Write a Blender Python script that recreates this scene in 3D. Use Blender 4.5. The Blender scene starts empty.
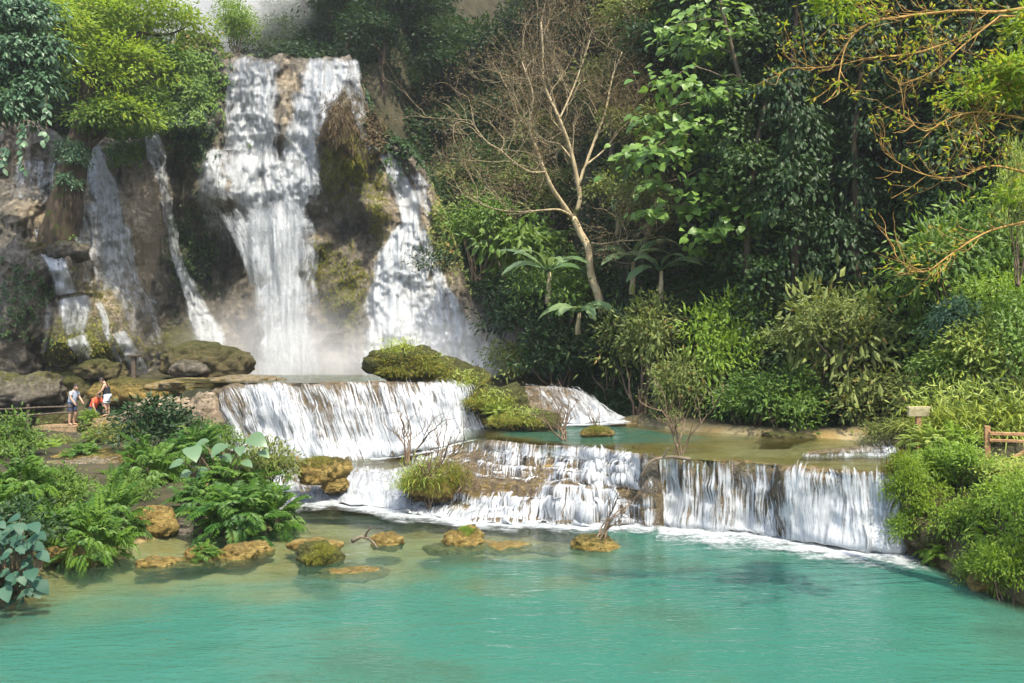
import bpy, math
import numpy as np
from mathutils import Vector

C = bpy.data.collections.new('scene_collection') if False else bpy.context.scene.collection
SC = bpy.context.scene
FPX, HZ, CH = 796.0, 360.0, 3.5          # focal length in pixels, horizon row, eye height


def P(px, py, D):
    """A point of the place at distance D on the sight line of a pixel."""
    return np.array([(px - 512) / FPX * D, D, CH + (HZ - py) / FPX * D])


def W(px, py, z):
    """Where the sight line of a pixel meets the level z."""
    D = FPX * (CH - z) / (py - HZ)
    return np.array([(px - 512) / FPX * D, D, z])


# ---------------------------------------------------------------- noise
def _h(ix, iy, iz, seed):
    n = (ix * 374761393 + iy * 668265263 + iz * 2147483647 + seed * 1274126177).astype(np.int64)
    n = (n ^ (n >> 13)) * 1274126177 & 0x7fffffff
    n = n ^ (n >> 16)
    return (n & 0xffff) / 32767.5 - 1.0


def vnoise(p, seed=0):
    p = np.asarray(p, float)
    i = np.floor(p).astype(np.int64)
    f = p - i
    f = f * f * (3 - 2 * f)
    x, y, z = i[..., 0], i[..., 1], i[..., 2]
    fx, fy, fz = f[..., 0], f[..., 1], f[..., 2]
    r = 0
    for dx in (0, 1):
        for dy in (0, 1):
            for dz in (0, 1):
                w = (fx if dx else 1 - fx) * (fy if dy else 1 - fy) * (fz if dz else 1 - fz)
                r = r + w * _h(x + dx, y + dy, z + dz, seed)
    return r


def fbm(p, seed=0, octv=4, gain=0.5):
    a, s, r = 1.0, 1.0, 0
    p = np.asarray(p, float)
    for k in range(octv):
        r = r + a * vnoise(p * s + k * 17.3, seed + k)
        a *= gain
        s *= 2.03
    return r


def sstep(a, b, x):
    t = np.clip((x - a) / (b - a), 0, 1)
    return t * t * (3 - 2 * t)


def norm(v):
    v = np.asarray(v, float)
    return v / np.maximum(np.linalg.norm(v, axis=-1, keepdims=True), 1e-9)


# ---------------------------------------------------------------- mesh collecting
class MB:
    def __init__(s):
        s.v, s.t, s.q, s.n = [], [], [], 0
        s.a = {}

    def add(s, v, tris=None, quads=None, **attrs):
        v = np.asarray(v, float).reshape(-1, 3)
        m = len(v)
        if tris is not None and len(tris):
            s.t.append(np.asarray(tris, np.int64).reshape(-1, 3) + s.n)
        if quads is not None and len(quads):
            s.q.append(np.asarray(quads, np.int64).reshape(-1, 4) + s.n)
        for k, val in attrs.items():
            val = np.asarray(val, float)
            w = 3 if val.ndim == 2 else 1
            if val.ndim == 0:
                val = np.full(m, float(val))
            if k not in s.a:
                s.a[k] = ([np.zeros((s.n, 3) if w == 3 else s.n)] if s.n else [])
            s.a[k].append(val)
        for k in s.a:
            if k not in attrs:
                s.a[k].append(np.zeros((m, 3) if s.a[k][0].ndim == 2 else m))
        s.v.append(v)
        s.n += m
        return s

    def mesh(s, name, mat=None, smooth=True):
        me = bpy.data.meshes.new(name)
        V = np.concatenate(s.v)
        T = np.concatenate(s.t) if s.t else np.zeros((0, 3), np.int64)
        Q = np.concatenate(s.q) if s.q else np.zeros((0, 4), np.int64)
        me.vertices.add(len(V))
        me.vertices.foreach_set('co', V.ravel())
        L = np.concatenate([T.ravel(), Q.ravel()])
        me.loops.add(len(L))
        me.loops.foreach_set('vertex_index', L.astype(np.int32))
        np_ = len(T) + len(Q)
        me.polygons.add(np_)
        st = np.concatenate([np.arange(len(T)) * 3, len(T) * 3 + np.arange(len(Q)) * 4]).astype(np.int32)
        me.polygons.foreach_set('loop_start', st)
        me.polygons.foreach_set('use_smooth', np.full(np_, smooth))
        for k, ch in s.a.items():
            val = np.concatenate(ch)
            if val.ndim == 2:
                at = me.attributes.new(k, 'FLOAT_VECTOR', 'POINT')
                at.data.foreach_set('vector', val.ravel().astype(np.float32))
            else:
                at = me.attributes.new(k, 'FLOAT', 'POINT')
                at.data.foreach_set('value', val.astype(np.float32))
        me.update(calc_edges=True)
        me.validate()
        if mat:
            me.materials.append(mat)
        return me

    def build(s, name, mat, parent=None, smooth=True):
        o = bpy.data.objects.new(name, s.mesh(name, mat, smooth))
        C.objects.link(o)
        if parent is not None:
            o.parent = parent
        return o


def tag(o, label, cat, group=None):
    o['label'] = label
    o['category'] = cat
    if group:
        o['group'] = group
    return o


def thing(name, label, cat, loc, group=None, rz=0.0, sc=1.0):
    o = bpy.data.objects.new(name, None)
    C.objects.link(o)
    o.location = tuple(loc)
    o.rotation_euler = (0, 0, rz)
    o.scale = (sc, sc, sc) if np.isscalar(sc) else sc
    o.empty_display_size = 0.2
    return tag(o, label, cat, group)


def copy_tree(o, parent=None):
    c = o.copy()
    C.objects.link(c)
    if parent is not None:
        c.parent = parent
    for ch in list(o.children):
        copy_tree(ch, c)
    return c


def structure(o, kind='structure'):
    o['kind'] = kind
    return o


def grid_quads(nu, nv):
    i = np.arange(nu - 1)[:, None] * nv + np.arange(nv - 1)[None, :]
    return np.stack([i, i + nv, i + nv + 1, i + 1], -1).reshape(-1, 4)


def catmull(pts, n):
    """n points along a smooth curve through pts (any width), evenly in the parameter of length."""
    p = np.asarray(pts, float)
    if len(p) == 2:
        t = np.linspace(0, 1, n)[:, None]
        return p[0] * (1 - t) + p[1] * t
    q = np.vstack([2 * p[0] - p[1], p, 2 * p[-1] - p[-2]])
    d = np.concatenate([[0], np.cumsum(np.linalg.norm(np.diff(p, axis=0), axis=1))])
    s = np.linspace(0, d[-1], n)
    k = np.clip(np.searchsorted(d, s, side='right') - 1, 0, len(p) - 2)
    t = ((s - d[k]) / np.maximum(d[k + 1] - d[k], 1e-9))[:, None]
    a, b, c, e = q[k], q[k + 1], q[k + 2], q[k + 3]
    return 0.5 * (2 * b + (c - a) * t + (2 * a - 5 * b + 4 * c - e) * t ** 2 + (3 * b - a - 3 * c + e) * t ** 3)


def tube(mb, pts, radii, seg=7, cap=True, **at):
    p = np.asarray(pts, float)
    n = len(p)
    r = np.broadcast_to(np.asarray(radii, float), (n,)) if np.ndim(radii) else np.full(n, radii)
    t = norm(np.gradient(p, axis=0))
    up = np.array([0.31, 0.17, 0.93])
    a = norm(np.cross(t, up) + 1e-6)
    b = np.cross(t, a)
    th = np.arange(seg) * 2 * np.pi / seg
    v = p[:, None] + r[:, None, None] * (np.cos(th)[None, :, None] * a[:, None] + np.sin(th)[None, :, None] * b[:, None])
    v = v.reshape(-1, 3)
    i = np.arange(n - 1)[:, None] * seg + np.arange(seg)[None]
    j = np.arange(n - 1)[:, None] * seg + (np.arange(seg)[None] + 1) % seg
    q = np.stack([i, j, j + seg, i + seg], -1).reshape(-1, 4)
    tr = None
    if cap:
        v = np.vstack([v, p[:1], p[-1:]])
        k = np.arange(seg)
        k2 = (k + 1) % seg
        lo = (n - 1) * seg
        tr = np.vstack([np.stack([k2, k, np.full(seg, n * seg)], -1), np.stack([lo + k, lo + k2, np.full(seg, n * seg + 1)], -1)])
    mb.add(v, tr, q, **at)


def box(mb, c, s, rot=None, bev=0.0):
    x, y, z = np.asarray(s, float) / 2
    b = bev
    v = []
    for sx in (-1, 1):
        for sy in (-1, 1):
            for sz in (-1, 1):
                v += [(sx * (x - b), sy * (y - b), sz * z), (sx * (x - b), sy * y, sz * (z - b)), (sx * x, sy * (y - b), sz * (z - b))]
    v = np.array(v)
    import bmesh
    bm = bmesh.new()
    for p in v:
        bm.verts.new(p)
    if b <= 0:
        bmesh.ops.remove_doubles(bm, verts=bm.verts[:], dist=1e-6)
    res = bmesh.ops.convex_hull(bm, input=bm.verts[:])
    bm.verts.index_update()
    vv = np.array([p.co[:] for p in bm.verts])
    tr = [[w.index for w in f.verts] for f in bm.faces if len(f.verts) == 3]
    qd = [[w.index for w in f.verts] for f in bm.faces if len(f.verts) == 4]
    bm.free()
    if rot is not None:
        vv = vv @ np.asarray(rot).T
    mb.add(vv + np.asarray(c), tr, qd)


def rotz(a):
    c, s = math.cos(a), math.sin(a)
    return np.array([[c, -s, 0], [s, c, 0], [0, 0, 1.0]])


def frame_rot(d, up=(0, 0, 1)):
    """Columns: x along d, z near up."""
    x = norm(np.asarray(d, float))
    y = norm(np.cross(up, x))
    z = np.cross(x, y)
    return np.stack([x, y, z], 1)


# ---------------------------------------------------------------- materials
class NT:
    def __init__(s, name):
        s.m = bpy.data.materials.new(name)
        s.m.use_nodes = True
        s.t = s.m.node_tree
        s.t.nodes.clear()
        s.out = s.t.nodes.new('ShaderNodeOutputMaterial')

    def n(s, typ, **kw):
        nd = s.t.nodes.new(typ)
        for k, v in kw.items():
            if hasattr(nd, k) and not isinstance(v, tuple):
                setattr(nd, k, v)
        return nd

    def link(s, a, b):
        s.t.links.new(a, b)

    def val(s, sock, v):
        if hasattr(v, 'is_linked') or isinstance(v, bpy.types.NodeSocket):
            s.link(v, sock)
        else:
            sock.default_value = v

    def attr(s, name, vec=False):
        nd = s.n('ShaderNodeAttribute', attribute_name=name)
        return nd.outputs['Vector'] if vec else nd.outputs['Fac']

    def math(s, op, a, b=0.0, c=0.0):
        nd = s.n('ShaderNodeMath', operation=op)
        for k, v in enumerate((a, b, c)):
            if k < len(nd.inputs):
                s.val(nd.inputs[k], v)
        return nd.outputs[0]

    def mapr(s, x, a, b, c=0.0, d=1.0, smooth=True):
        nd = s.n('ShaderNodeMapRange', interpolation_type='SMOOTHSTEP' if smooth else 'LINEAR')
        for k, v in enumerate((x, a, b, c, d)):
            s.val(nd.inputs[k], v)
        return nd.outputs[0]

    def noise(s, vec, scale, detail=4, rough=0.55, dist=0.0):
        nd = s.n('ShaderNodeTexNoise')
        s.val(nd.inputs['Vector'], vec)
        nd.inputs['Scale'].default_value = scale
        nd.inputs['Detail'].default_value = detail
        nd.inputs['Roughness'].default_value = rough
        nd.inputs['Distortion'].default_value = dist
        return nd.outputs['Fac']

    def mapping(s, vec, scale):
        nd = s.n('ShaderNodeMapping')
        s.val(nd.inputs['Vector'], vec)
        nd.inputs['Scale'].default_value = scale
        return nd.outputs[0]

    def mix(s, f, a, b):
        nd = s.n('ShaderNodeMix', data_type='RGBA')
        s.val(nd.inputs[0], f)
        for k, v in ((6, a), (7, b)):
            if isinstance(v, (tuple, list)):
                v = (*v[:3], 1.0)
            s.val(nd.inputs[k], v)
        return nd.outputs[2]

    def bump(s, h, strength=0.5, dist=0.05):
        nd = s.n('ShaderNodeBump')
        nd.inputs['Strength'].default_value = strength
        nd.inputs['Distance'].default_value = dist
        s.val(nd.inputs['Height'], h)
        return nd.outputs[0]

    def bsdf(s, col, rough=0.6, spec=0.3, normal=None, **kw):
        nd = s.n('ShaderNodeBsdfPrincipled')
        s.val(nd.inputs['Base Color'], (*col, 1.0) if isinstance(col, (tuple, list)) else col)
        s.val(nd.inputs['Roughness'], rough)
        s.val(nd.inputs['Specular IOR Level'], spec)
        if normal is not None:
            s.link(normal, nd.inputs['Normal'])
        return nd.outputs[0]

    def mixs(s, f, a, b):
        nd = s.n('ShaderNodeMixShader')
        s.val(nd.inputs[0], f)
        s.link(a, nd.inputs[1])
        s.link(b, nd.inputs[2])
        return nd.outputs[0]

    def done(s, sh):
        s.link(sh, s.out.inputs['Surface'])
        return s.m

    def pos(s):
        return s.n('ShaderNodeNewGeometry').outputs['Position']

    def obj(s):
        return s.n('ShaderNodeTexCoord').outputs['Object']


def leaf_mat(name, ca, cb, transl=0.35, rough=0.5, spec=0.3, cc=None):
    """ca -> cb by the leaf's own tint; cc for its driest leaves."""
    t = NT(name)
    f = t.attr('tint')
    oi = t.n('ShaderNodeObjectInfo').outputs['Random']
    nz = t.noise(t.pos(), 0.6, 2)
    g = t.math('ADD', f, t.math('MULTIPLY', t.math('SUBTRACT', t.math('ADD', nz, t.math('MULTIPLY', oi, 0.5)), 0.75), 0.7))
    g = t.mapr(g, 0.0, 1.0, smooth=False)
    col = t.mix(g, ca, cb)
    if cc:
        col = t.mix(t.mapr(t.attr('dry'), 0.3, 1.0), col, cc)
    b = t.bsdf(col, rough, spec)
    tr = t.n('ShaderNodeBsdfTranslucent')
    t.link(t.mix(0.35, col, (cb[0] * 1.5, cb[1] * 1.5, cb[2] * 0.6)), tr.inputs['Color'])
    return t.done(t.mixs(transl, b, tr.outputs[0]))


def bark_mat(name, ca, cb, scale=6.0, moss=0.0, mossc=(0.05, 0.07, 0.015)):
    t = NT(name)
    n1 = t.noise(t.mapping(t.obj(), (scale, scale, scale * 0.25)), 1.0, 5, 0.65)
    n2 = t.noise(t.obj(), scale * 0.35, 3)
    col = t.mix(t.mapr(n1, 0.35, 0.68), ca, cb)
    if moss:
        col = t.mix(t.mapr(n2, 0.62 - moss * 0.3, 0.75 - moss * 0.2), col, mossc)
    return t.done(t.bsdf(col, 0.85, 0.15, t.bump(n1, 0.7, 0.04)))


def rock_mat(name, ca, cb, cm=(0.05, 0.07, 0.012), cd=(0.03, 0.025, 0.018), scale=1.0, wet=0.0, trav=(0.42, 0.34, 0.24)):
    """Two stone tones, moss by the attribute 'moss', dark algae by 'dark', travertine crust by 'trav'."""
    t = NT(name)
    p = t.obj()
    n1 = t.noise(p, 1.3 * scale, 6, 0.6, 0.4)
    n2 = t.noise(p, 5.5 * scale, 6, 0.65)
    n3 = t.noise(t.mapping(p, (2.6 * scale, 2.6 * scale, 0.45 * scale)), 1.0, 5, 0.62, 0.5)
    n4 = t.noise(p, 22 * scale, 4, 0.6)
    col = t.mix(t.mapr(t.math('ADD', t.math('MULTIPLY', n1, 0.5), t.math('MULTIPLY', n3, 0.5)), 0.38, 0.62), ca, cb)
    tv = t.mapr(t.math('ADD', t.attr('trav'), t.math('MULTIPLY', t.math('SUBTRACT', n3, 0.5), 1.5)), 0.35, 0.75)
    tcol = t.mix(t.mapr(n2, 0.35, 0.7), trav, (trav[0] * 0.72, trav[1] * 0.62, trav[2] * 0.5))
    col = t.mix(tv, col, tcol)
    mo = t.mapr(t.math('ADD', t.attr('moss'), t.math('MULTIPLY', t.math('SUBTRACT', n2, 0.5), 1.6)), 0.4, 0.68)
    mcol = t.mix(t.mapr(n4, 0.35, 0.65), cm, (cm[0] * 1.9, cm[1] * 1.6, cm[2] * 1.3))
    col = t.mix(mo, col, mcol)
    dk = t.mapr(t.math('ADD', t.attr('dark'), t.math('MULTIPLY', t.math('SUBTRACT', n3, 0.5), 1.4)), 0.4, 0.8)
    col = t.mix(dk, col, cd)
    n5 = t.noise(t.mapping(p, (9 * scale, 9 * scale, 1.6 * scale)), 1.0, 5, 0.7, 0.6)
    n6 = t.noise(t.mapping(p, (2.2 * scale, 2.2 * scale, 7.0 * scale)), 1.0, 5, 0.7, 1.2)
    col = t.mix(t.mapr(n5, 0.54, 0.72, 0.0, 0.5), col, (cd[0] * 1.3, cd[1] * 1.3, cd[2] * 1.3))
    col = t.mix(t.mapr(t.math('ABSOLUTE', t.math('SUBTRACT', n6, 0.5)), 0.0, 0.018, 0.5, 0.0), col, cd)
    hh = t.math('ADD', t.math('ADD', t.math('MULTIPLY', n2, 0.5), t.math('MULTIPLY', n4, 0.25)), t.math('ADD', t.math('MULTIPLY', n5, 0.3), t.mapr(t.math('ABSOLUTE', t.math('SUBTRACT', n6, 0.5)), 0.0, 0.04, 0.0, 0.25)))
    rg = t.mapr(n2, 0.3, 0.7, 0.85 - wet * 0.4, 0.6 - wet * 0.35)
    return t.done(t.bsdf(col, rg, 0.3 + wet * 0.2, t.bump(hh, 1.0, 0.20)))


def plain_mat(name, ca, cb, scale=10, rough=0.7, spec=0.25):
    t = NT(name)
    n = t.noise(t.obj(), scale, 4)
    return t.done(t.bsdf(t.mix(t.mapr(n, 0.35, 0.65), ca, cb), rough, spec, t.bump(n, 0.3, 0.02)))


def fall_mat(name, col=(0.50, 0.515, 0.52), su=(5.0, 0.35), fine=(22.0, 1.1), soft=0.16, w=(.42, .38, .2), lo=.5, wp=.45, top=.95, bs=.55, tl_=.3):
    """White water: streaks along the flow; 'dens' says how closely the water covers the rock."""
    t = NT(name)
    fl = t.attr('flow', True)
    warp = t.n('ShaderNodeTexNoise')
    t.link(t.mapping(fl, (1.3, 0.9, 1)), warp.inputs['Vector'])
    warp.inputs['Scale'].default_value = 1.0
    ad = t.n('ShaderNodeVectorMath', operation='MULTIPLY_ADD')
    t.link(warp.outputs['Color'], ad.inputs[0])
    ad.inputs[1].default_value = (wp, 0.8, 0.0)
    t.link(fl, ad.inputs[2])
    f2 = ad.outputs[0]
    n1 = t.noise(t.mapping(f2, (su[0], su[1], 1)), 1.0, 4, 0.6)
    n2 = t.noise(t.mapping(f2, (fine[0], fine[1], 1)), 1.0, 3, 0.6)
    n3 = t.noise(t.mapping(f2, (3.0, 3.0, 1)), 1.0, 6, 0.65)
    n = t.math('ADD', t.math('ADD', t.math('MULTIPLY', n1, w[0]), t.math('MULTIPLY', n2, w[1])), t.math('MULTIPLY', n3, w[2]))
    thr = t.math('SUBTRACT', 0.74, t.math('MULTIPLY', t.attr('dens'), 0.5))
    al = t.math('MULTIPLY', t.mapr(n, thr, t.math('ADD', thr, soft)), top)
    shade = t.mapr(n, 0.35, 0.65)
    c = t.mix(shade, (col[0] * lo, col[1] * lo * 1.05, col[2] * lo * 1.1), col)
    b = t.bsdf(c, 0.45, 0.35, t.bump(n, bs, 0.09))
    tl = t.n('ShaderNodeBsdfTranslucent')
    t.link(c, tl.inputs['Color'])
    w = t.mixs(tl_, b, tl.outputs[0])
    tp = t.n('ShaderNodeBsdfTransparent')
    return t.done(t.mixs(al, tp.outputs[0], w))


def foam_mat(name, col=(0.44, 0.46, 0.46)):
    t = NT(name)
    p = t.pos()
    wv = t.n('ShaderNodeTexNoise')
    t.link(p, wv.inputs['Vector'])
    wv.inputs['Scale'].default_value = 1.6
    ad = t.n('ShaderNodeVectorMath', operation='MULTIPLY_ADD')
    t.link(wv.outputs['Color'], ad.inputs[0])
    ad.inputs[1].default_value = (.5, .5, 0)
    t.link(p, ad.inputs[2])
    n1 = t.noise(t.mapping(ad.outputs[0], (1.6, 3.0, 1)), 1.0, 6, 0.68)
    n2 = t.noise(t.mapping(ad.outputs[0], (9, 14, 1)), 1.0, 4, 0.6)
    n = t.math('ADD', t.math('MULTIPLY', n1, .6), t.math('MULTIPLY', n2, .4))
    thr = t.math('SUBTRACT', 0.76, t.math('MULTIPLY', t.attr('dens'), 0.52))
    al = t.math('MULTIPLY', t.mapr(n, thr, t.math('ADD', thr, .36)), .93)
    b = t.bsdf(t.mix(t.mapr(n, .35, .65), (col[0] * .75, col[1] * .8, col[2] * .8), col), 0.6, 0.3, t.bump(n, .7, .06))
    return t.done(t.mixs(al, t.n('ShaderNodeBsdfTransparent').outputs[0], b))


def pool_mat(name, deep, shallow, wave=1.0, clear=0.25, deep_at=1.0):
    """Milky travertine water: clear where shallow, turquoise where deep ('depth' in metres)."""
    t = NT(name)
    p = t.pos()
    d = t.attr('depth')
    nz = t.noise(p, 0.35, 4)
    dd = t.math('MULTIPLY', d, t.mapr(nz, 0.3, 0.7, 0.6, 1.4))
    op = t.mapr(dd, 0.02, deep_at, clear, 0.97)
    col = t.mix(t.mapr(dd, 0.1, deep_at * 1.2), shallow, deep)
    w1 = t.noise(t.mapping(p, (1.1, 3.6, 1)), 1.0 * wave, 3, 0.55, 0.6)
    w2 = t.noise(t.mapping(p, (5.0, 12.0, 1)), 1.0 * wave, 3, 0.5, 0.4)
    h = t.math('ADD', t.math('MULTIPLY', w1, 0.65), t.math('MULTIPLY', w2, 0.35))
    nrm = t.bump(h, 0.5, 0.10)
    df = t.n('ShaderNodeBsdfDiffuse')
    t.link(col, df.inputs['Color'])
    tp = t.n('ShaderNodeBsdfTransparent')
    t.link(t.mix(0.5, (1, 1, 1), (0.6, 0.85, 0.7)), tp.inputs['Color'])
    body = t.mixs(op, tp.outputs[0], df.outputs[0])
    gl = t.n('ShaderNodeBsdfGlossy')
    gl.inputs['Roughness'].default_value = 0.06
    t.link(nrm, gl.inputs['Normal'])
    fr = t.n('ShaderNodeFresnel')
    fr.inputs['IOR'].default_value = 1.33
    t.link(nrm, fr.inputs['Normal'])
    return t.done(t.mixs(fr.outputs[0], body, gl.outputs[0]))


# ---------------------------------------------------------------- leaves
def perp(d, rng):
    r = rng.normal(size=d.shape)
    return norm(np.cross(d, r))


def add_leaves(mb, base, axis, nrm, size, asp=0.45, tint=None, fold=0.12, droop=0.15, dry=None):
    """One small folded leaf of two halves per row: base, two sides, tip."""
    n = len(base)
    axis = norm(axis)
    side = norm(np.cross(axis, nrm))
    nn = np.cross(side, axis)
    size = np.broadcast_to(np.asarray(size, float), (n,))[:, None]
    b = base
    m = base + axis * size * 0.45
    tip = base + axis * size - nn * size * droop
    l = m + side * size * asp * 0.5 - nn * size * fold
    r = m - side * size * asp * 0.5 - nn * size * fold
    mid = m
    v = np.stack([b, l, mid, r, tip], 1).reshape(-1, 3)
    k = np.arange(n)[:, None] * 5
    tr = np.concatenate([k + np.array([0, 2, 1]), k + np.array([0, 3, 2]), k + np.array([2, 4, 1]), k + np.array([2, 3, 4])], 1).reshape(-1, 3)
    tint = np.full(n, 0.5) if tint is None else np.broadcast_to(tint, (n,))
    dry = np.zeros(n) if dry is None else np.broadcast_to(dry, (n,))
    mb.add(v, tr, None, tint=np.repeat(tint, 5), dry=np.repeat(dry, 5))


def add_big_leaves(mb, base, axis, nrm, length, width, shape='oval', rows=9, bend=0.5, tint=None, fold=0.15, ragged=0.0, rng=None, dry=None):
    """Large leaves with a curved midrib: oval, heart or paddle outline; one strip of quads each."""
    n = len(base)
    axis = norm(axis)
    side = norm(np.cross(axis, nrm))
    nn = np.cross(side, axis)
    length = np.broadcast_to(np.asarray(length, float), (n,))
    width = np.broadcast_to(np.asarray(width, float), (n,))
    s = np.linspace(0, 1, rows)
    if shape == 'heart':
        wv = np.interp(s, [0, .08, .25, .45, .7, .9, 1], [.5, .86, 1, .92, .6, .22, .02])
    elif shape == 'paddle':
        wv = np.interp(s, [0, .1, .25, .6, .85, 1], [.1, .65, 1, 1, .7, .05])
    elif shape == 'strap':
        wv = np.interp(s, [0, .15, .4, .8, 1], [.5, .9, 1, .6, .02])
    else:
        wv = np.sin(np.pi * np.clip(s, 0.02, 0.985)) ** 0.8
    ang = bend * s
    ax = np.cumsum(np.concatenate([[0], np.cos(ang[1:])])) / (rows - 1)
    az = -np.cumsum(np.concatenate([[0], np.sin(ang[1:])])) / (rows - 1)
    mid = base[:, None] + axis[:, None] * (ax[None, :, None] * length[:, None, None]) + nn[:, None] * (az[None, :, None] * length[:, None, None])
    hw = 0.5 * width[:, None] * wv[None, :]
    jl = jr = np.ones((n, rows))
    if ragged and rng is not None:
        jl = 1 - ragged * rng.random((n, rows))
        jr = 1 - ragged * rng.random((n, rows))
    up = nn[:, None] * (hw * fold)[..., None]
    L = mid + side[:, None] * (hw * jl)[..., None] + up
    R = mid - side[:, None] * (hw * jr)[..., None] + up
    v = np.stack([L, mid, R], 2).reshape(-1, 3)
    b0 = (np.arange(n)[:, None, None] * rows + np.arange(rows - 1)[None, :, None]) * 3
    q = np.concatenate([b0 + np.array([0, 1, 4, 3]), b0 + np.array([1, 2, 5, 4])], -1).reshape(-1, 4)
    tint = np.full(n, 0.5) if tint is None else np.broadcast_to(tint, (n,))
    dry = np.zeros(n) if dry is None else np.broadcast_to(dry, (n,))
    mb.add(v, None, q, tint=np.repeat(tint, rows * 3), dry=np.repeat(dry, rows * 3))


def shell_points(rng, n, up=0.15):
    d = norm(rng.normal(size=(n, 3)))
    d[:, 2] = np.where(d[:, 2] < -0.35, -d[:, 2], d[:, 2])
    d[:, 2] += up
    return norm(d)


def crown_leaves(mb, rng, blobs, per_m2, leaf=0.2, asp=0.5, clump=0.55, spread=0.5, thick=0.35, droop=0.4, tintv=0.25, dryp=0.0, skip=0.18):
    """Leaves in clumps over the outer shell of each blob (centre, radii): each clump a loose flat spray."""
    for c, r in blobs:
        c = np.asarray(c, float)
        r = np.broadcast_to(np.asarray(r, float), (3,))
        area = 4 * np.pi * (((r[0] * r[1]) ** 1.6 + (r[0] * r[2]) ** 1.6 + (r[1] * r[2]) ** 1.6) / 3) ** (1 / 1.6)
        nc = max(6, int(area / (clump * clump) * 1.1))
        d = shell_points(rng, nc)
        dep = 1 - thick * rng.random(nc) ** 1.5
        rag = 1 + 0.22 * fbm(d * 2.2 + c * 0.7, int(rng.integers(999)), 3)
        cc = c + d * r * (dep * rag)[:, None]
        keep = rng.random(nc) > skip
        cc, d = cc[keep], d[keep]
        nc = len(cc)
        npc = max(3, int(per_m2 * area / nc))
        k = np.repeat(np.arange(nc), npc)
        m = len(k)
        sz = clump * (0.6 + 0.8 * rng.random(nc))
        off = rng.normal(size=(m, 3)) * np.array([0.5, 0.5, 0.22]) * sz[k][:, None]
        pos = cc[k] + off
        ax = norm(d[k] * 0.7 + norm(off) * 0.8 + rng.normal(size=(m, 3)) * 0.45 + np.array([0, 0, -droop]))
        nr = norm(np.array([0, 0, 1.0]) + 0.55 * d[k] + rng.normal(size=(m, 3)) * 0.35)
        tc = 0.5 + (rng.random(nc) - 0.5) * 2 * tintv
        ti = np.clip(tc[k] + rng.normal(size=m) * 0.13, 0, 1)
        dr = (rng.random(m) < dryp) * rng.random(m) if dryp else None
        add_leaves(mb, pos, ax, nr, leaf * (0.6 + 0.7 * rng.random(m)), asp, ti, dry=dr)


def frond(mb, rng, base, direction, length, width, n=16, arch=1.1, tint=0.5, leaflet=0.32):
    """A fern or palm frond: leaflets in pairs along an arching midrib."""
    d = norm(direction)
    s = np.linspace(0.08, 1, n)
    hor = norm(np.array([d[0], d[1], 0.0]) + 1e-6)
    el = math.asin(np.clip(d[2], -1, 1))
    ang = el - arch * s ** 1.3
    step = length / n
    x = np.cumsum(np.cos(ang)) * step
    z = np.cumsum(np.sin(ang)) * step
    mid = base + hor * x[:, None] + np.array([0, 0, 1.0]) * z[:, None]
    tan = norm(hor * np.cos(ang)[:, None] + np.array([0, 0, 1.0]) * np.sin(ang)[:, None])
    side = norm(np.cross(tan, np.array([0, 0, 1.0])))
    nr = np.cross(side, tan)
    wl = width * np.sin(np.pi * (0.12 + 0.86 * s)) ** 0.7
    for sg in (-1, 1):
        ax = norm(side * sg * 0.85 + tan * 0.5 + rng.normal(size=(n, 3)) * 0.1 - nr * 0.15)
        add_leaves(mb, mid, ax, nr, wl, leaflet, np.clip(tint + rng.normal(size=n) * 0.08, 0, 1), droop=0.2)


def blades(mb, rng, base, direction, length, width, tint, arch=1.0):
    n = len(base)
    add_big_leaves(mb, base, direction, np.array([0, 0, 1.0]) + direction * -0.3, length, width, 'strap', 6, arch, tint, 0.2)


# ---------------------------------------------------------------- branching
def limb(rng, a, b, n=8, wob=0.06, sag=0.0):
    a, b = np.asarray(a, float), np.asarray(b, float)
    t = np.linspace(0, 1, n)[:, None]
    L = np.linalg.norm(b - a)
    p = a + (b - a) * t
    w = np.cumsum(rng.normal(size=(n, 3)), 0)
    w = w - w[0] - (w[-1] - w[0]) * t
    return p + w * wob * L / math.sqrt(n) - np.array([0, 0, 1.0]) * (sag * L * 4 * t * (1 - t))


def grow(mb, rng, p0, d, length, rad, depth, ends=None, kids=3, spread=0.7, up=0.1, seg=5, shrink=0.62):
    n = 6
    pts = [np.asarray(p0, float)]
    d = norm(d)
    for k in range(n - 1):
        d = norm(d + rng.normal(size=3) * 0.16 + np.array([0, 0, up * 0.3]))
        pts.append(pts[-1] + d * length / (n - 1))
    pts = np.array(pts)
    tube(mb, pts, np.linspace(rad, rad * 0.55, n), seg, cap=False)
    if depth <= 0:
        if ends is not None:
            ends.append((pts[-1], d))
        return
    for k in range(kids):
        t = rng.uniform(0.35, 1.0) if k else 1.0
        i = min(n - 1, int(t * (n - 1)))
        nd = norm(d + rng.normal(size=3) * spread + np.array([0, 0, up]))
        grow(mb, rng, pts[i], nd, length * shrink * rng.uniform(0.75, 1.2), rad * 0.55, depth - 1, ends, kids, spread, up, max(3, seg - 1), shrink)


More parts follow.
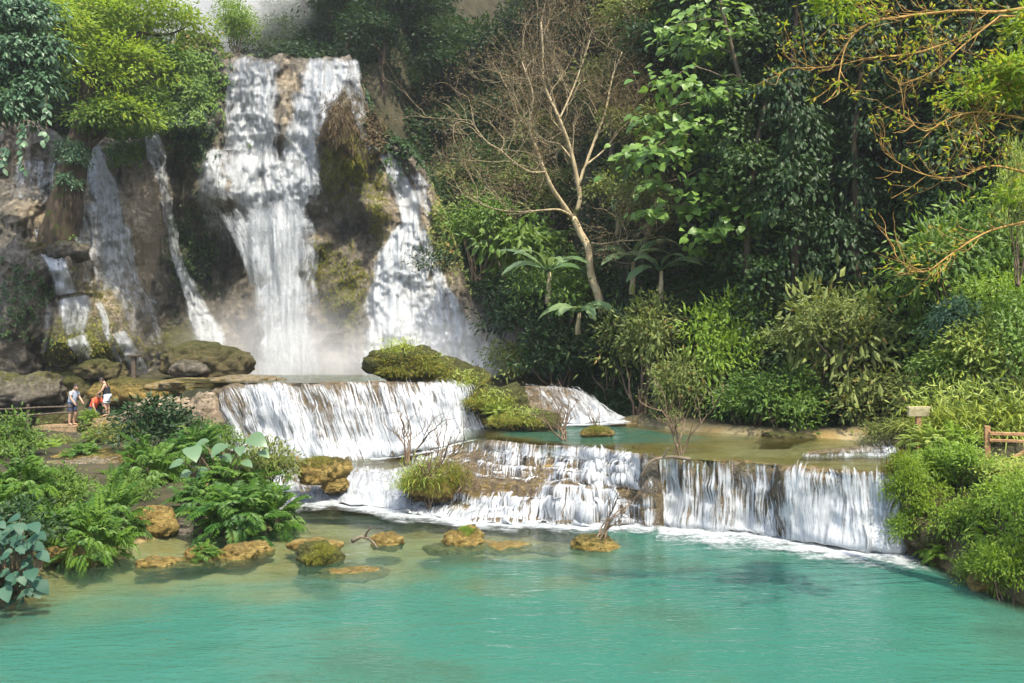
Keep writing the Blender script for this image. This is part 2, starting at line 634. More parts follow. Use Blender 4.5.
def poly_sd(px, py, poly):
    """Signed distance to a closed polygon (negative inside)."""
    poly = np.asarray(poly, float)[:, :2]
    d = np.full(px.shape, 1e9)
    inside = np.zeros(px.shape, bool)
    n = len(poly)
    for i in range(n):
        a, b = poly[i], poly[(i + 1) % n]
        e = b - a
        wx, wy = px - a[0], py - a[1]
        t = np.clip((wx * e[0] + wy * e[1]) / max(e @ e, 1e-12), 0, 1)
        d = np.minimum(d, (wx - e[0] * t) ** 2 + (wy - e[1] * t) ** 2)
        c = ((a[1] > py) != (b[1] > py))
        xi = a[0] + (py - a[1]) * e[0] / (e[1] if abs(e[1]) > 1e-12 else 1e-12)
        inside ^= c & (px < xi)
    d = np.sqrt(d)
    return np.where(inside, -d, d)
# ================================================================ world, camera, sun, air
SUN_EL, SUN_AZ = math.radians(60), math.radians(152)     # azimuth of the sun measured from +Y towards +X
EXPOSURE = 1.6
world = bpy.data.worlds.new('World')
SC.world = world
world.use_nodes = True
wt = world.node_tree
sky = wt.nodes.new('ShaderNodeTexSky')
sky.sky_type = 'NISHITA'
sky.sun_disc = False
sky.sun_elevation = SUN_EL
sky.sun_rotation = SUN_AZ
sky.air_density = 1.0
sky.dust_density = 2.5
wt.links.new(sky.outputs[0], wt.nodes['Background'].inputs[0])
wt.nodes['Background'].inputs[1].default_value = 0.15

sd_ = np.array([math.sin(SUN_AZ) * math.cos(SUN_EL), math.cos(SUN_AZ) * math.cos(SUN_EL), math.sin(SUN_EL)])
sl = bpy.data.lights.new('sun', 'SUN')
sl.energy = 2.9
sl.angle = math.radians(0.6)
sl.color = (1.0, 0.93, 0.79)
so = bpy.data.objects.new('sun', sl)
C.objects.link(so)
so.rotation_euler = Vector(sd_).to_track_quat('Z', 'Y').to_euler()
so.location = (0, 0, 60)

cam = bpy.data.cameras.new('camera')
cam.sensor_width = 36
cam.lens = FPX * 36 / 1024
cam.shift_y = (HZ - 341.5) / 1024
cam.clip_end = 600
co = bpy.data.objects.new('camera', cam)
C.objects.link(co)
co.location = (0, 0, CH)
co.rotation_euler = (math.radians(90), 0, 0)
SC.camera = co
SC.view_settings.view_transform = 'Standard'
SC.view_settings.look = 'None'
SC.view_settings.exposure = EXPOSURE
SC.view_settings.gamma = 1.0
SC.render.engine = 'CYCLES'
cy = SC.cycles
cy.max_bounces = 7
cy.diffuse_bounces = 3
cy.glossy_bounces = 2
cy.transmission_bounces = 3
cy.transparent_max_bounces = 14
cy.volume_bounces = 1
cy.use_adaptive_sampling = True
cy.adaptive_threshold = 0.02
cy.use_denoising = True
cy.sample_clamp_indirect = 4.0
cy.caustics_reflective = False
cy.caustics_refractive = False


def vol_mat(name, col, dens, aniso=0.3):
    m = bpy.data.materials.new(name)
    m.use_nodes = True
    t = m.node_tree
    t.nodes.clear()
    o = t.nodes.new('ShaderNodeOutputMaterial')
    v = t.nodes.new('ShaderNodeVolumePrincipled')
    v.inputs['Color'].default_value = (*col, 1)
    v.inputs['Density'].default_value = dens
    v.inputs['Anisotropy'].default_value = aniso
    t.links.new(v.outputs[0], o.inputs['Volume'])
    m.volume_intersection_method = 'FAST' if hasattr(m, 'volume_intersection_method') else None
    return m


def sph(mb, c, r, sub=3):
    import bmesh
    bm = bmesh.new()
    bmesh.ops.create_icosphere(bm, subdivisions=sub, radius=1)
    v = np.array([x.co[:] for x in bm.verts])
    f = [[x.index for x in q.verts] for q in bm.faces]
    bm.free()
    if mb is None:
        return v, np.array(f)
    mb.add(v * np.asarray(r) + np.asarray(c), f)


hb = MB()
box(hb, (0, 30, 27.0), (330, 330, 62.0))
structure(hb.build('haze', vol_mat('haze_air', (0.93, 0.97, 1.0), 0.0005), smooth=False), 'stuff')


def spray(c, r, dens, seed):
    """Spray that thins out softly in every direction from c."""
    m = vol_mat('spray_air', (1, 1, 1), 0.0, -0.05)
    t = m.node_tree
    v = next(n for n in t.nodes if n.type == 'PRINCIPLED_VOLUME')
    N = lambda typ, **k: [t.nodes.new(typ)][0]
    tc = N('ShaderNodeTexCoord')
    mp = N('ShaderNodeMapping')
    mp.inputs['Scale'].default_value = tuple(1.0 / q for q in r)
    t.links.new(tc.outputs['Object'], mp.inputs[0])
    ln = t.nodes.new('ShaderNodeVectorMath')
    ln.operation = 'LENGTH'
    t.links.new(mp.outputs[0], ln.inputs[0])
    mr = t.nodes.new('ShaderNodeMapRange')
    mr.interpolation_type = 'SMOOTHERSTEP'
    for k, q in ((1, 1.0), (2, 0.0), (3, 0.0), (4, dens)):
        mr.inputs[k].default_value = q
    t.links.new(ln.outputs['Value'], mr.inputs[0])
    nz = t.nodes.new('ShaderNodeTexNoise')
    nz.inputs['Scale'].default_value = 0.55
    nz.inputs['Detail'].default_value = 2
    t.links.new(tc.outputs['Object'], nz.inputs['Vector'])
    n2 = t.nodes.new('ShaderNodeMapRange')
    for k, q in ((1, .3), (2, .7), (3, .35), (4, 1.5)):
        n2.inputs[k].default_value = q
    t.links.new(nz.outputs['Fac'], n2.inputs[0])
    mu = t.nodes.new('ShaderNodeMath')
    mu.operation = 'MULTIPLY'
    t.links.new(mr.outputs[0], mu.inputs[0])
    t.links.new(n2.outputs[0], mu.inputs[1])
    t.links.new(mu.outputs[0], v.inputs['Density'])
    b = MB()
    sph(b, (0, 0, 0), r, 3)
    o = structure(b.build('mist', m), 'stuff')
    o.location = tuple(c)


spray(P(290, 372, 38.2), (7.5, 3.2, 5.2), 0.26, 1)
spray(P(440, 368, 37.4), (6.5, 3.2, 4.6), 0.16, 2)
spray(P(212, 8, 53), (8.0, 4.0, 7.0), 0.85, 3)

# ================================================================ plan of the water levels
A_lip = [(190, 398, 26.2), (215, 390, 25.2), (245, 386, 24.6), (300, 383, 24.3), (350, 382.5, 24.2), (400, 382, 24.3), (448, 383, 24.6), (470, 388, 25.2), (482, 402, 26.0)]
A_base = [(205, 440, 24.9), (228, 450, 24.2), (255, 457, 23.8), (310, 461, 23.3), (360, 460, 23.3), (405, 455, 23.4), (445, 446, 23.7), (482, 438, 24.5), (500, 437, 25.6)]
B_lip = [(488, 390, 27.8), (515, 387, 27.6), (545, 386, 27.3), (570, 389, 27.0), (590, 397, 26.8), (603, 409, 26.8)]
B_base = [(505, 428, 25.2), (530, 426, 25.0), (560, 425.5, 25.0), (585, 424.5, 25.1), (608, 423, 25.3), (625, 421, 25.8)]
C_lip = [(415, 462, 20.6), (435, 452, 20.8), (460, 444, 20.9), (485, 441, 20.4), (520, 443.5, 19.3), (560, 446.5, 18.7), (600, 450, 18.0), (640, 455, 17.1), (660, 458, 16.7)]
C_base = [(385, 512, 18.2), (425, 519, 17.5), (460, 523, 17.1), (500, 525.5, 16.85), (540, 526.5, 16.75), (580, 527, 16.7), (620, 527, 16.7), (645, 527, 16.65), (664, 528, 16.55)]
D_lip = [(652, 457, 16.8), (665, 458, 16.7), (700, 459.5, 16.4), (740, 462, 16.05), (775, 464, 15.75), (790, 466, 15.5), (830, 469, 15.1), (870, 471, 14.75), (890, 472, 14.65), (905, 471, 14.9), (912, 468, 15.4)]
D_base = [(650, 528, 16.55), (668, 530, 16.4), (700, 532, 16.15), (740, 535, 15.9), (778, 539, 15.5), (792, 542, 15.25), (830, 546, 14.9), (870, 551, 14.55), (890, 553, 14.4), (906, 551, 14.6), (914, 545, 15.2)]
E_lip = [(215, 480, 19.4), (255, 475, 20.0), (290, 473, 20.3), (325, 472, 20.5), (360, 471, 20.6), (400, 471, 20.6), (425, 470, 20.5)]
E_base = [(225, 508, 18.3), (262, 506, 18.5), (300, 505, 18.6), (330, 505, 18.6), (360, 506, 18.6), (390, 509, 18.4), (412, 514, 18.0)]
PW = lambda L: np.array([P(*q) for q in L])
la, lb, lc, ld, le = (PW(q) for q in (A_lip, B_lip, C_lip, D_lip, E_lip))
Z_UP, Z_MID, Z_TOP = 1.43, 0.62, 2.79

poly_low = [(-9.5, -8), (-9, 8), (-7.4, 11.6), (-7.9, 13.9), (-7.2, 15.3), (-6.0, 17.0), (-5.6, 19.2), (-4.2, 19.6), (-2.4, 18.6), (-1.6, 17.8), (2.8, 17.2), (3.4, 16.9), (5.4, 16.1), (7.2, 15.2), (7.0, 13.2), (7.2, 11.0), (8.2, 6), (10, -8)]
poly_up = [tuple(q[:2]) for q in lc[2:-1]] + [tuple(q[:2]) for q in ld[1:]] + [(8.0, 15.4), (9.6, 18.6), (9.9, 20.0), (7.6, 21.6), (5.6, 22.7), (4.4, 24.9), (3.4, 26.2), (0.6, 26.2), (-0.4, 25.2), (-1.4, 23.6)]
poly_mid = [tuple(q[:2]) for q in le] + [(-1.6, 21.6), (-1.4, 23.2), (-3, 24.0), (-6.5, 24.3), (-9.2, 24.6), (-8.6, 22)]
poly_top = [tuple(q[:2]) for q in la] + [(-0.8, 30), (-0.6, 37), (-2, 43), (-16, 44), (-17.5, 36), (-13, 31.5), (-12.2, 28.5)]


def hill_foot(x):
    return np.interp(x, [-60, -26, -2, 0.5, 2, 3.4, 5, 8, 10.5, 14, 20, 30, 60], [20, 30, 46, 42, 36, 29, 25.8, 23, 21.5, 19, 15, 8, -5])


def ground_z(x, y):
    x, y = np.asarray(x, float), np.asarray(y, float)
    q = np.stack([x, y, 0 * x], -1)
    nz = fbm(q * 0.35, 5, 4)
    sl, su, sm, st = (poly_sd(x, y, p) for p in (poly_low, poly_up, poly_mid, poly_top))
    left = 0.26 + 0.085 * np.clip(sl, 0, 7) + 2.0 * sstep(30.8, 33.2, y)
    right = 0.25 + 1.35 * sstep(-0.2, 1.6, sl) + 0.12 * np.clip(x - 8, 0, 30)
    w = sstep(-1.5, 3.5, x - 0.12 * (y - 20))
    bank = left * (1 - w) + right * w + 0.16 * nz
    h = np.clip(y - hill_foot(x), 0, 200)
    plat = np.interp(x, [-60, -30, -25, -18, -15.5, -14, -8, -6.5, -4.5, -1], [16, 13, 10.5, 12.0, 17, 18.9, 18.9, 15, 12, 6])
    lefth = plat * sstep(45.2, 48.5, y) + 0.85 * np.clip(y - 50, 0, 60)
    righth = 1.55 * np.clip(h - 0.8, 0, 24) + 0.5 * np.clip(h - 24, 0, 100)
    wl = sstep(-26, -31, x)
    lefth = lefth * (1 - wl) + wl * (1.2 * np.clip(h, 0, 25))
    wh = sstep(-1.0, 2.5, x)
    g = bank + np.where(h > 0, lefth * (1 - wh) + righth * wh, lefth * (1 - wh)) + 0.5 * nz * sstep(0, 6, h)
    bed_low = -(1.4 + .3 * sstep(-5.0, 3.0, x)) + (1.2 + .3 * sstep(-5.0, 3.0, x)) * sstep(9.5, 17.0, y + 0.35 * np.clip(-x - 1, 0, 8)) * sstep(5.5, 0.5, x) + 0.22 * nz
    bed_low = np.minimum(bed_low, -0.10)
    bed_up = Z_UP - 0.08 - 0.75 * sstep(18.5, 23, y + 0.25 * (6 - x)) * sstep(8.5, 6.5, x) + 0.06 * nz
    for sdp, bed in ((st, Z_TOP - 0.35 + 0.2 * nz), (sm, Z_MID - 0.18 + 0.1 * nz), (su, bed_up), (sl, bed_low)):
        k = sstep(0.45, -0.45, sdp)
        g = g * (1 - k) + bed * k
    return g


def axis(parts):
    return np.unique(np.round(np.concatenate([np.arange(a, b, s) for a, b, s in parts]), 4))


gx = axis([(-160, -40, 6), (-40, -18, 0.8), (-18, 14, 0.2), (14, 40, 0.8), (40, 161, 6)])
gy = axis([(-130, -10, 6), (-10, 6, 0.8), (6, 30, 0.2), (30, 60, 0.5), (60, 190, 6)])
GX, GY = np.meshgrid(gx, gy, indexing='ij')
GZ = ground_z(GX.ravel(), GY.ravel())
gm = NT('earth')
pp = gm.pos()
g1 = gm.noise(pp, 0.9, 6, 0.6)
g2 = gm.noise(pp, 6.0, 5, 0.65)
col = gm.mix(gm.mapr(g1, 0.35, 0.65), (0.028, 0.026, 0.014), (0.062, 0.052, 0.03))
col = gm.mix(gm.mapr(g2, 0.5, 0.7), col, (0.022, 0.034, 0.010))
bedc = gm.mix(gm.mapr(g1, 0.38, 0.66), (0.27, 0.22, 0.12), (0.21, 0.145, 0.05))
col = gm.mix(gm.attr('bed'), col, bedc)
gmat = gm.done(gm.bsdf(col, 0.9, 0.15, gm.bump(g2, 0.7, 0.08)))
sdl = np.minimum.reduce([poly_sd(GX.ravel(), GY.ravel(), p) for p in (poly_low, poly_up, poly_mid)])
b = MB()
b.add(np.stack([GX.ravel(), GY.ravel(), GZ], 1), None, grid_quads(len(gx), len(gy)), bed=sstep(0.45, 0.0, sdl))
structure(b.build('ground', gmat))


def ground_at(x, y):
    return float(ground_z(np.array([x]), np.array([y]))[0])


def water_sheet(name, poly, z, step, mat, margin, xr, yr):
    x = np.arange(xr[0], xr[1], step)
    y = np.arange(yr[0], yr[1], step)
    X, Y = np.meshgrid(x, y, indexing='ij')
    s = poly_sd(X.ravel(), Y.ravel(), poly)
    g = ground_z(X.ravel(), Y.ravel())
    q = grid_quads(len(x), len(y))
    q = q[(s[q] < margin).all(1)]
    used = np.unique(q)
    re = np.full(len(s), -1)
    re[used] = np.arange(len(used))
    b = MB()
    zz = z + 0.012 * fbm(np.stack([X.ravel(), Y.ravel() * 2, 0 * X.ravel()], 1) * 1.1, 9, 2)
    dep = np.clip(z - g, 0, 5)
    if z > 0:
        dep = np.minimum(dep, 0.06 + 0.75 * np.clip(-s - 0.5, 0, 3))
    b.add(np.stack([X.ravel(), Y.ravel(), zz], 1)[used], None, re[q], depth=dep[used])
    return structure(b.build(name, mat))


pool = pool_mat('turquoise_water', (0.030, 0.118, 0.086), (0.062, 0.122, 0.074), clear=0.05, deep_at=1.5)
upool = pool_mat('upper_water', (0.032, 0.085, 0.055), (0.11, 0.085, 0.022), clear=0.12, deep_at=0.6, wave=1.6)
water_sheet('pool_water', poly_low, 0.0, 0.16, pool, 0.5, (-10, 10.5), (-8, 20.5))
water_sheet('upper_pool_water', poly_up, Z_UP, 0.12, upool, 0.04, (-2, 10.5), (13.5, 27))
water_sheet('terrace_water', poly_mid, Z_MID, 0.12, upool, 0.04, (-10, 0), (18.5, 25))
water_sheet('basin_water', poly_top, Z_TOP, 0.25, upool, 0.05, (-18, 0), (23, 45))

# ================================================================ the cliff
UV = lambda lst: [np.array(z) for z in zip(*lst)]
_tu, _tv = UV([(-110, 40), (-60, 60), (0, 112), (60, 132), (88, 138), (112, 134), (140, 126), (158, 112), (166, 64), (182, 36), (216, 40), (224, 58), (240, 57), (350, 56), (360, 78), (375, 118), (388, 140), (410, 150), (425, 168), (440, 205), (460, 262), (480, 320), (520, 372), (590, 388)])
_bumps = [  # u, v, half width, half height, metres towards the viewer
    (262, 95, 14, 40, 0.5), (284, 120, 7, 38, 0.9), (330, 80, 22, 28, 0.5), (222, 190, 24, 22, 2.3), (215, 165, 14, 14, 0.8), (300, 190, 30, 26, 0.9),
    (232, 262, 34, 42, -1.7), (175, 290, 30, 60, -1.2), (290, 300, 30, 60, -0.6), (335, 128, 22, 34, 2.3), (356, 165, 22, 34, 1.9), (350, 228, 26, 26, -0.9), (322, 238, 16, 14, 1.0),
    (372, 205, 14, 14, 1.6), (345, 305, 28, 46, 0.5), (405, 185, 16, 26, -0.6), (385, 190, 9, 34, 1.2), (428, 215, 12, 30, 1.2), (195, 110, 20, 60, 1.6), (180, 60, 22, 22, 0.8),
    (140, 232, 22, 42, 2.4), (120, 175, 16, 30, -0.8), (172, 215, 14, 60, -1.0), (165, 170, 22, 26, -0.8), (150, 300, 26, 30, 1.2), (205, 352, 30, 20, 2.6), (175, 345, 20, 20, 1.4),
    (18, 262, 44, 50, 3.2), (8, 330, 46, 46, 3.4), (20, 208, 26, 18, 1.4), (62, 305, 12, 30, 1.2), (92, 340, 34, 34, 2.8), (110, 310, 14, 26, 1.4), (70, 255, 10, 36, 0.8), (95, 225, 12, 44, 1.0), (62, 345, 20, 26, 1.8),
    (40, 175, 24, 20, 0.6), (58, 268, 26, 14, 1.5), (75, 160, 10, 22, -1.0), (130, 345, 14, 30, 1.6),
]


def cliff_d(u, v, rough=True):
    u, v = np.asarray(u, float), np.asarray(v, float)
    d = 43.0 - 6.2 * (1 - sstep(70, 200, u)) + 0.004 * (v - 200) * -1
    apron = np.clip((v - 212) / 165.0, 0, 1.15)
    half = 16 + 62 * apron ** 0.8
    d = d - 4.4 * apron ** 1.15 * np.exp(-(((u - (408 + 22 * apron)) / half) ** 4))
    for (a, b_, su, sv, k) in _bumps:
        d = d - k * np.exp(-((u - a) / su) ** 2 - ((v - b_) / sv) ** 2)
    d = d - 1.3 * sstep(300, 400, v) * sstep(330, 240, u)
    if rough:
        s = 0.053
        q = np.stack([u * s, v * s, 0 * u], -1)
        d = d + 0.55 * fbm(q * 0.42, 11, 3) + 0.28 * fbm(q * 1.25 + 5, 21, 3)
        rib = 1 - np.abs(vnoise(np.stack([u * s * 1.6, v * s * 0.22, 0 * u + 3], -1), 31))
        d = d - 0.16 * (1 - np.abs(vnoise(q * 1.9 + 3, 77))) ** 3 - 0.10 * (1 - np.abs(vnoise(q * np.array([4.2, 3.0, 1]) + 8, 78))) ** 2
        d = d - 0.22 * rib ** 2 - 0.16 * fbm(np.stack([u * s * 4.5, v * s * 1.5, 0 * u], -1), 41, 3)
    return d


nu, nvv = 470, 215
us = np.linspace(-110, 590, nu)
U = np.repeat(us[:, None], nvv, 1)
top = np.interp(us, _tu, _tv) + 5 * fbm(np.stack([us * 0.06, 0 * us, 0 * us], -1), 51, 3)
tt = np.linspace(0, 1, nvv)
V = 402 + (top[:, None] - 402) * tt[None]
D = cliff_d(U, V)
D = D + 0.9 * sstep(0.93, 1.0, tt)[None] ** 2           # rounded brink
D = D + 6.0 * sstep(470, 590, U) * 0.35
D = np.where(U < -40, D + 0.0, D)
XYZ = np.stack([(U - 512) / FPX * D, D, CH + (HZ - V) / FPX * D], -1)
extra = []
for k, e in enumerate((0.4, 0.9, 1.6, 2.6, 4.0, 6.0, 9.0)):
    r = XYZ[:, -1].copy()
    r[:, 0] *= (1 + e / r[:, 1])
    r[:, 1] += e
    r[:, 2] += 0.05 * e + 0.15 * vnoise(r * 0.8, 61)
    extra.append(r)
XYZ = np.concatenate([XYZ, np.stack(extra, 1)], 1)
g_ = lambda a, b_, su, sv, k=1.0: k * np.exp(-((U - a) / su) ** 2 - ((V - b_) / sv) ** 2)
trav = 0.02 + g_(110, 240, 55, 80, .55) + g_(222, 190, 30, 32, .8) + g_(284, 115, 9, 46, .5) + g_(300, 170, 60, 60, .12) + g_(415, 300, 48, 90, 1.0) + g_(470, 365, 40, 36, .8) + g_(322, 238, 14, 16, .6) + g_(385, 195, 10, 40, .5) + g_(372, 206, 14, 12, .5) \
    + g_(135, 235, 30, 60, 1.0) + g_(95, 220, 16, 70, .9) + g_(25, 215, 40, 18, .6) + g_(20, 290, 50, 70, .3) + g_(430, 225, 12, 40, .8) + g_(120, 330, 20, 30, .3) + g_(290, 80, 60, 30, .4)  # left boulders get extra tan, lightening them against the leaning tree's shade
moss = 0.08 + g_(340, 130, 26, 40, .55) + g_(345, 300, 34, 60, .5) + g_(195, 110, 22, 90, .65) + g_(95, 345, 45, 36, .62) + g_(205, 352, 36, 24, .6) + g_(175, 345, 30, 30, .5) + g_(62, 345, 22, 30, .5) + g_(180, 270, 26, 70, .25) + g_(360, 180, 24, 40, .3)
dark = 0.10 + g_(232, 265, 40, 48, .6) + g_(178, 290, 34, 70, .55) + g_(352, 228, 34, 28, .6) + g_(120, 175, 22, 34, .5) + g_(345, 340, 40, 40, .35) + g_(15, 290, 60, 70, .12) + g_(165, 170, 26, 34, .4) + g_(455, 310, 20, 60, .2) + g_(75, 165, 16, 30, .5)  # shade of the recesses painted into the stone, over a faint even tone
pad = lambda a, e=None: np.concatenate([a, np.repeat(a[:, -1:], len(extra), 1) if e is None else np.full((nu, len(extra)), e)], 1).ravel()
cliff_rock = rock_mat('cliff_stone', (0.085, 0.073, 0.053), (0.195, 0.165, 0.118), cm=(0.050, 0.055, 0.014), cd=(0.020, 0.020, 0.015), scale=0.8, wet=0.35, trav=(0.34, 0.29, 0.205))
b = MB()
b.add(XYZ.reshape(-1, 3), None, grid_quads(nu, nvv + len(extra)), trav=pad(trav, 0.0), moss=pad(moss, .75), dark=pad(dark))
structure(b.build('cliff', cliff_rock))


def cliff_point(u, v, off=0.0):
    d = float(cliff_d(np.array([u]), np.array([v]))[0]) - off
    return P(u, v, d)


# ================================================================ falling water on the cliff
def ribbon(mb, pts, seed, off=0.16, free=False, lump=0.15, res=1.3):
    """pts: (u, v, half width in px, density[, distance when it falls free])."""
    p = np.array([list(q) + [0] * (5 - len(q)) for q in pts], float)
    L = np.sum(np.linalg.norm(np.diff(p[:, :2], axis=0), axis=1))
    n = max(12, int(L / 1.6))
    c = catmull(p, n)
    c[:, 2] *= 1 + .22 * vnoise(np.stack([c[:, 0] * .05, c[:, 1] * .09, 0 * c[:, 0] + seed], 1), seed)
    c[:, 0] += 2.2 * vnoise(np.stack([c[:, 0] * .04, c[:, 1] * .06, 0 * c[:, 0] + seed + 5], 1), seed)
    m = max(7, int(c[:, 2].max() * 2 / res))
    s = np.linspace(-1, 1, m)
    u = c[:, 0][:, None] + s[None] * c[:, 2][:, None]
    v = np.repeat(c[:, 1][:, None], m, 1)
    tng = norm(np.gradient(c[:, :2], axis=0))
    u = c[:, 0][:, None] + s[None] * c[:, 2][:, None] * np.maximum(0.25, np.abs(tng[:, 1:2]))
    v = c[:, 1][:, None] - s[None] * c[:, 2][:, None] * tng[:, 0:1] * np.sign(tng[:, 1:2] + 1e-9) * 0.6
    q = np.stack([u * 0.053, v * 0.053 * 0.55, 0 * u + seed], -1)
    d = cliff_d(u, v)
    if free:
        bulge = (1 - s[None] ** 2) * 0.5
        d = np.minimum(c[:, 4][:, None] - bulge, d - 0.05)
    else:
        sm = cliff_d(u, v, False) - 0.12
        d = np.minimum(d, sm + 0.25) - off
    d = d - lump * fbm(q * np.array([2.6, 0.55, 1]), seed, 3) * 1.2
    sc = d.mean() / FPX
    along = np.concatenate([[0], np.cumsum(np.linalg.norm(np.diff(c[:, :2], axis=0), axis=1))]) * sc
    flow = np.stack([s[None] * c[:, 2][:, None] * sc * 1.0 + c[:, :1] * 0 + seed * 13.7, np.repeat(along[:, None], m, 1), np.full(u.shape, seed * 3.1)], -1)
    edge = sstep(0, 0.6, 1 - np.abs(s))[None]
    tend = sstep(0, 0.05, np.linspace(0, 1, n))[:, None]
    dens = c[:, 3][:, None] * (0.30 + 0.70 * edge) * (0.4 + 0.6 * tend) - 0.35 * (1 - edge)
    mb.add(np.stack([(u - 512) / FPX * d, d, CH + (HZ - v) / FPX * d], -1).reshape(-1, 3), None, grid_quads(n, m), flow=flow.reshape(-1, 3), dens=dens.ravel())


fall_far = fall_mat('white_water_far', col=(.60, .615, .62), su=(1.8, 0.32), fine=(8.5, 0.9), soft=0.34, w=(.30, .30, .40), lo=.80, wp=.7, bs=.16, tl_=.5)


def fall(label, ribs):
    b = MB()
    for i, (pts, kw) in enumerate(ribs):
        ribbon(b, pts, **kw)
    return tag(b.build('waterfall', fall_far), label, 'waterfall')


fall('tall main waterfall pouring from the highest brink over ledges into the misty basin', [
    ([(232, 57, 10, .62), (231, 100, 11, .6), (232, 150, 13, .55)], dict(seed=1)),
    ([(258, 54, 32, .95), (254, 100, 32, 1.05), (252, 140, 36, 1.1), (258, 180, 54, 1.1), (268, 212, 50, 1.05), (276, 238, 42, .8), (281, 262, 34, .4)], dict(seed=2, off=.22)),
    ([(258, 54, 28, .6), (252, 120, 36, .62), (254, 180, 60, .64), (278, 245, 34, .64)], dict(seed=3, off=.45, lump=.32)),
    ([(325, 54, 38, 1.0), (324, 85, 38, .98), (306, 125, 27, 1.0), (300, 165, 27, 1.05), (290, 205, 26, 1.0), (286, 245, 20, 1.0)], dict(seed=4, off=.22)),
    ([(346, 58, 17, .95), (354, 85, 15, .85), (362, 120, 11, .7), (368, 155, 8, .55)], dict(seed=5, off=.25)),
    ([(305, 90, 22, .9), (306, 130, 16, .95), (310, 160, 16, .9), (312, 195, 14, .8)], dict(seed=35, off=.4, lump=.4)),
    ([(236, 70, 14, .9), (234, 110, 14, .85), (236, 150, 18, .9)], dict(seed=36, off=.4)),
    ([(326, 56, 34, .55), (315, 100, 30, .6), (298, 160, 26, .75)], dict(seed=15, off=.5, lump=.3)),
    ([(222, 146, 16, .9), (214, 172, 22, .95), (213, 198, 24, .92), (218, 220, 25, .76), (224, 250, 22, .42), (228, 280, 22, .2)], dict(seed=6, off=.2)),
    ([(238, 190, 26, .8), (250, 215, 24, .7), (258, 240, 14, .6), (262, 270, 10, .4)], dict(seed=7, off=.25)),
    ([(312, 180, 14, .8), (318, 205, 16, .6), (318, 235, 12, .42), (316, 262, 9, .25)], dict(seed=8, off=.3)),
    ([(266, 196, 40, .5, 40.3), (271, 215, 44, 1.0, 40.1), (277, 240, 40, 1.1, 39.9), (282, 280, 35, 1.1, 39.8), (286, 330, 39, 1.1, 39.6), (289, 382, 46, 1.1, 39.4)], dict(seed=9, free=True, lump=.3)),
    ([(226, 205, 20, .5, 40.4), (240, 232, 22, .95, 40.3), (254, 262, 20, .95, 40.1), (264, 300, 17, .85, 39.9), (270, 345, 16, .6, 39.7)], dict(seed=41, free=True, lump=.3)),
    ([(305, 215, 18, .8, 40.2), (308, 245, 16, .8, 40.1), (308, 285, 15, .7, 39.9), (312, 340, 18, .6, 39.7)], dict(seed=42, free=True, lump=.3)),
    ([(270, 200, 40, .3, 39.9), (276, 222, 42, .7, 39.6), (281, 260, 40, .72, 39.5), (286, 320, 45, .72, 39.3), (289, 382, 54, .74, 39.0)], dict(seed=10, free=True, lump=.45)),
])
fall('fan shaped right hand waterfall spreading down a tan apron of flowstone', [
    ([(378, 146, 7.2, 1.14), (392, 166, 12.0, 1.19), (403, 190, 18.0, 1.19), (410, 214, 15.6, 1.24), (411, 228, 14.4, 1.29)], dict(seed=11, off=.2)),
    ([(414, 172, 9.6, 0.84), (425, 195, 12.0, 0.84), (432, 222, 9.6, 0.69)], dict(seed=12, off=.18)),
    ([(410, 222, 14.4, 1.26), (405, 250, 33.6, 1.18), (408, 290, 55.2, 1.06), (424, 335, 84, 1.06), (436, 384, 106, 1.04)], dict(seed=13, off=.2)),
    ([(400, 226, 10.8, 1.04), (388, 270, 21.6, 1.06), (384, 320, 26.4, 1.08), (382, 380, 31.2, 1.04)], dict(seed=14, off=.34, lump=.35)),
    ([(420, 226, 7.2, 1.04), (440, 280, 9.6, 1.00), (464, 330, 17.6, 1.04), (482, 380, 28.0, 1.04)], dict(seed=16, off=.34)),
])
fall('thin waterfall curling down the dark wall left of the main fall', [
    ([(150, 126, 12.0, 1.05), (156, 150, 14.4, 1.00), (162, 180, 10.8, 0.80), (170, 220, 9.6, 0.82), (180, 262, 9.6, 0.94), (194, 300, 14.4, 1.00), (206, 330, 21.6, 1.00), (214, 348, 24.0, 0.90)], dict(seed=17, off=.5)),
])
fall('veil of water over tan rock behind the leaning tree trunk', [
    ([(93, 140, 10.5, 0.95), (98, 165, 19.0, 1.00), (106, 195, 23.1, 1.00), (114, 235, 25.2, 0.93), (122, 275, 27.4, 0.85), (140, 310, 29.5, 0.71), (152, 345, 25.2, 0.57)], dict(seed=18, off=.2)),
    ([(86, 200, 16.9, 0.78), (92, 240, 29.5, 0.76), (96, 290, 29.5, 0.65)], dict(seed=19, off=.2)),
    ([(118, 330, 14.7, 0.85), (134, 360, 14.7, 0.81), (146, 382, 14.7, 0.66)], dict(seed=20, off=.2)),
])
fall('narrow stream sliding between grey boulders at the foot of the leaning tree', [
    ([(40, 226, 8.5, 1.00), (48, 245, 14.7, 1.00), (58, 268, 16.9, 1.03), (68, 294, 16.9, 1.04)], dict(seed=21, off=.2)),
    ([(72, 296, 25.2, 1.04), (76, 312, 27.4, 0.90), (78, 334, 21.1, 0.71)], dict(seed=22, off=.3)),
    ([(52, 300, 5, .7), (46, 325, 6, .7), (42, 352, 5, .6)], dict(seed=33, off=.2)),
    ([(98, 300, 5, .8), (106, 325, 6, .85), (116, 352, 6, .8), (124, 380, 6, .6)], dict(seed=34, off=.22)),
    ([(74, 336, 19.0, 0.85), (84, 356, 16.9, 0.81), (90, 384, 14.7, 0.66)], dict(seed=23, off=.2)),
])
fall('pale curtain of water high behind the leaning tree trunk', [
    ([(40, 160, 33.7, 0.76), (37, 178, 40.0, 0.76), (32, 200, 42.1, 0.59)], dict(seed=24, off=.2)),
])
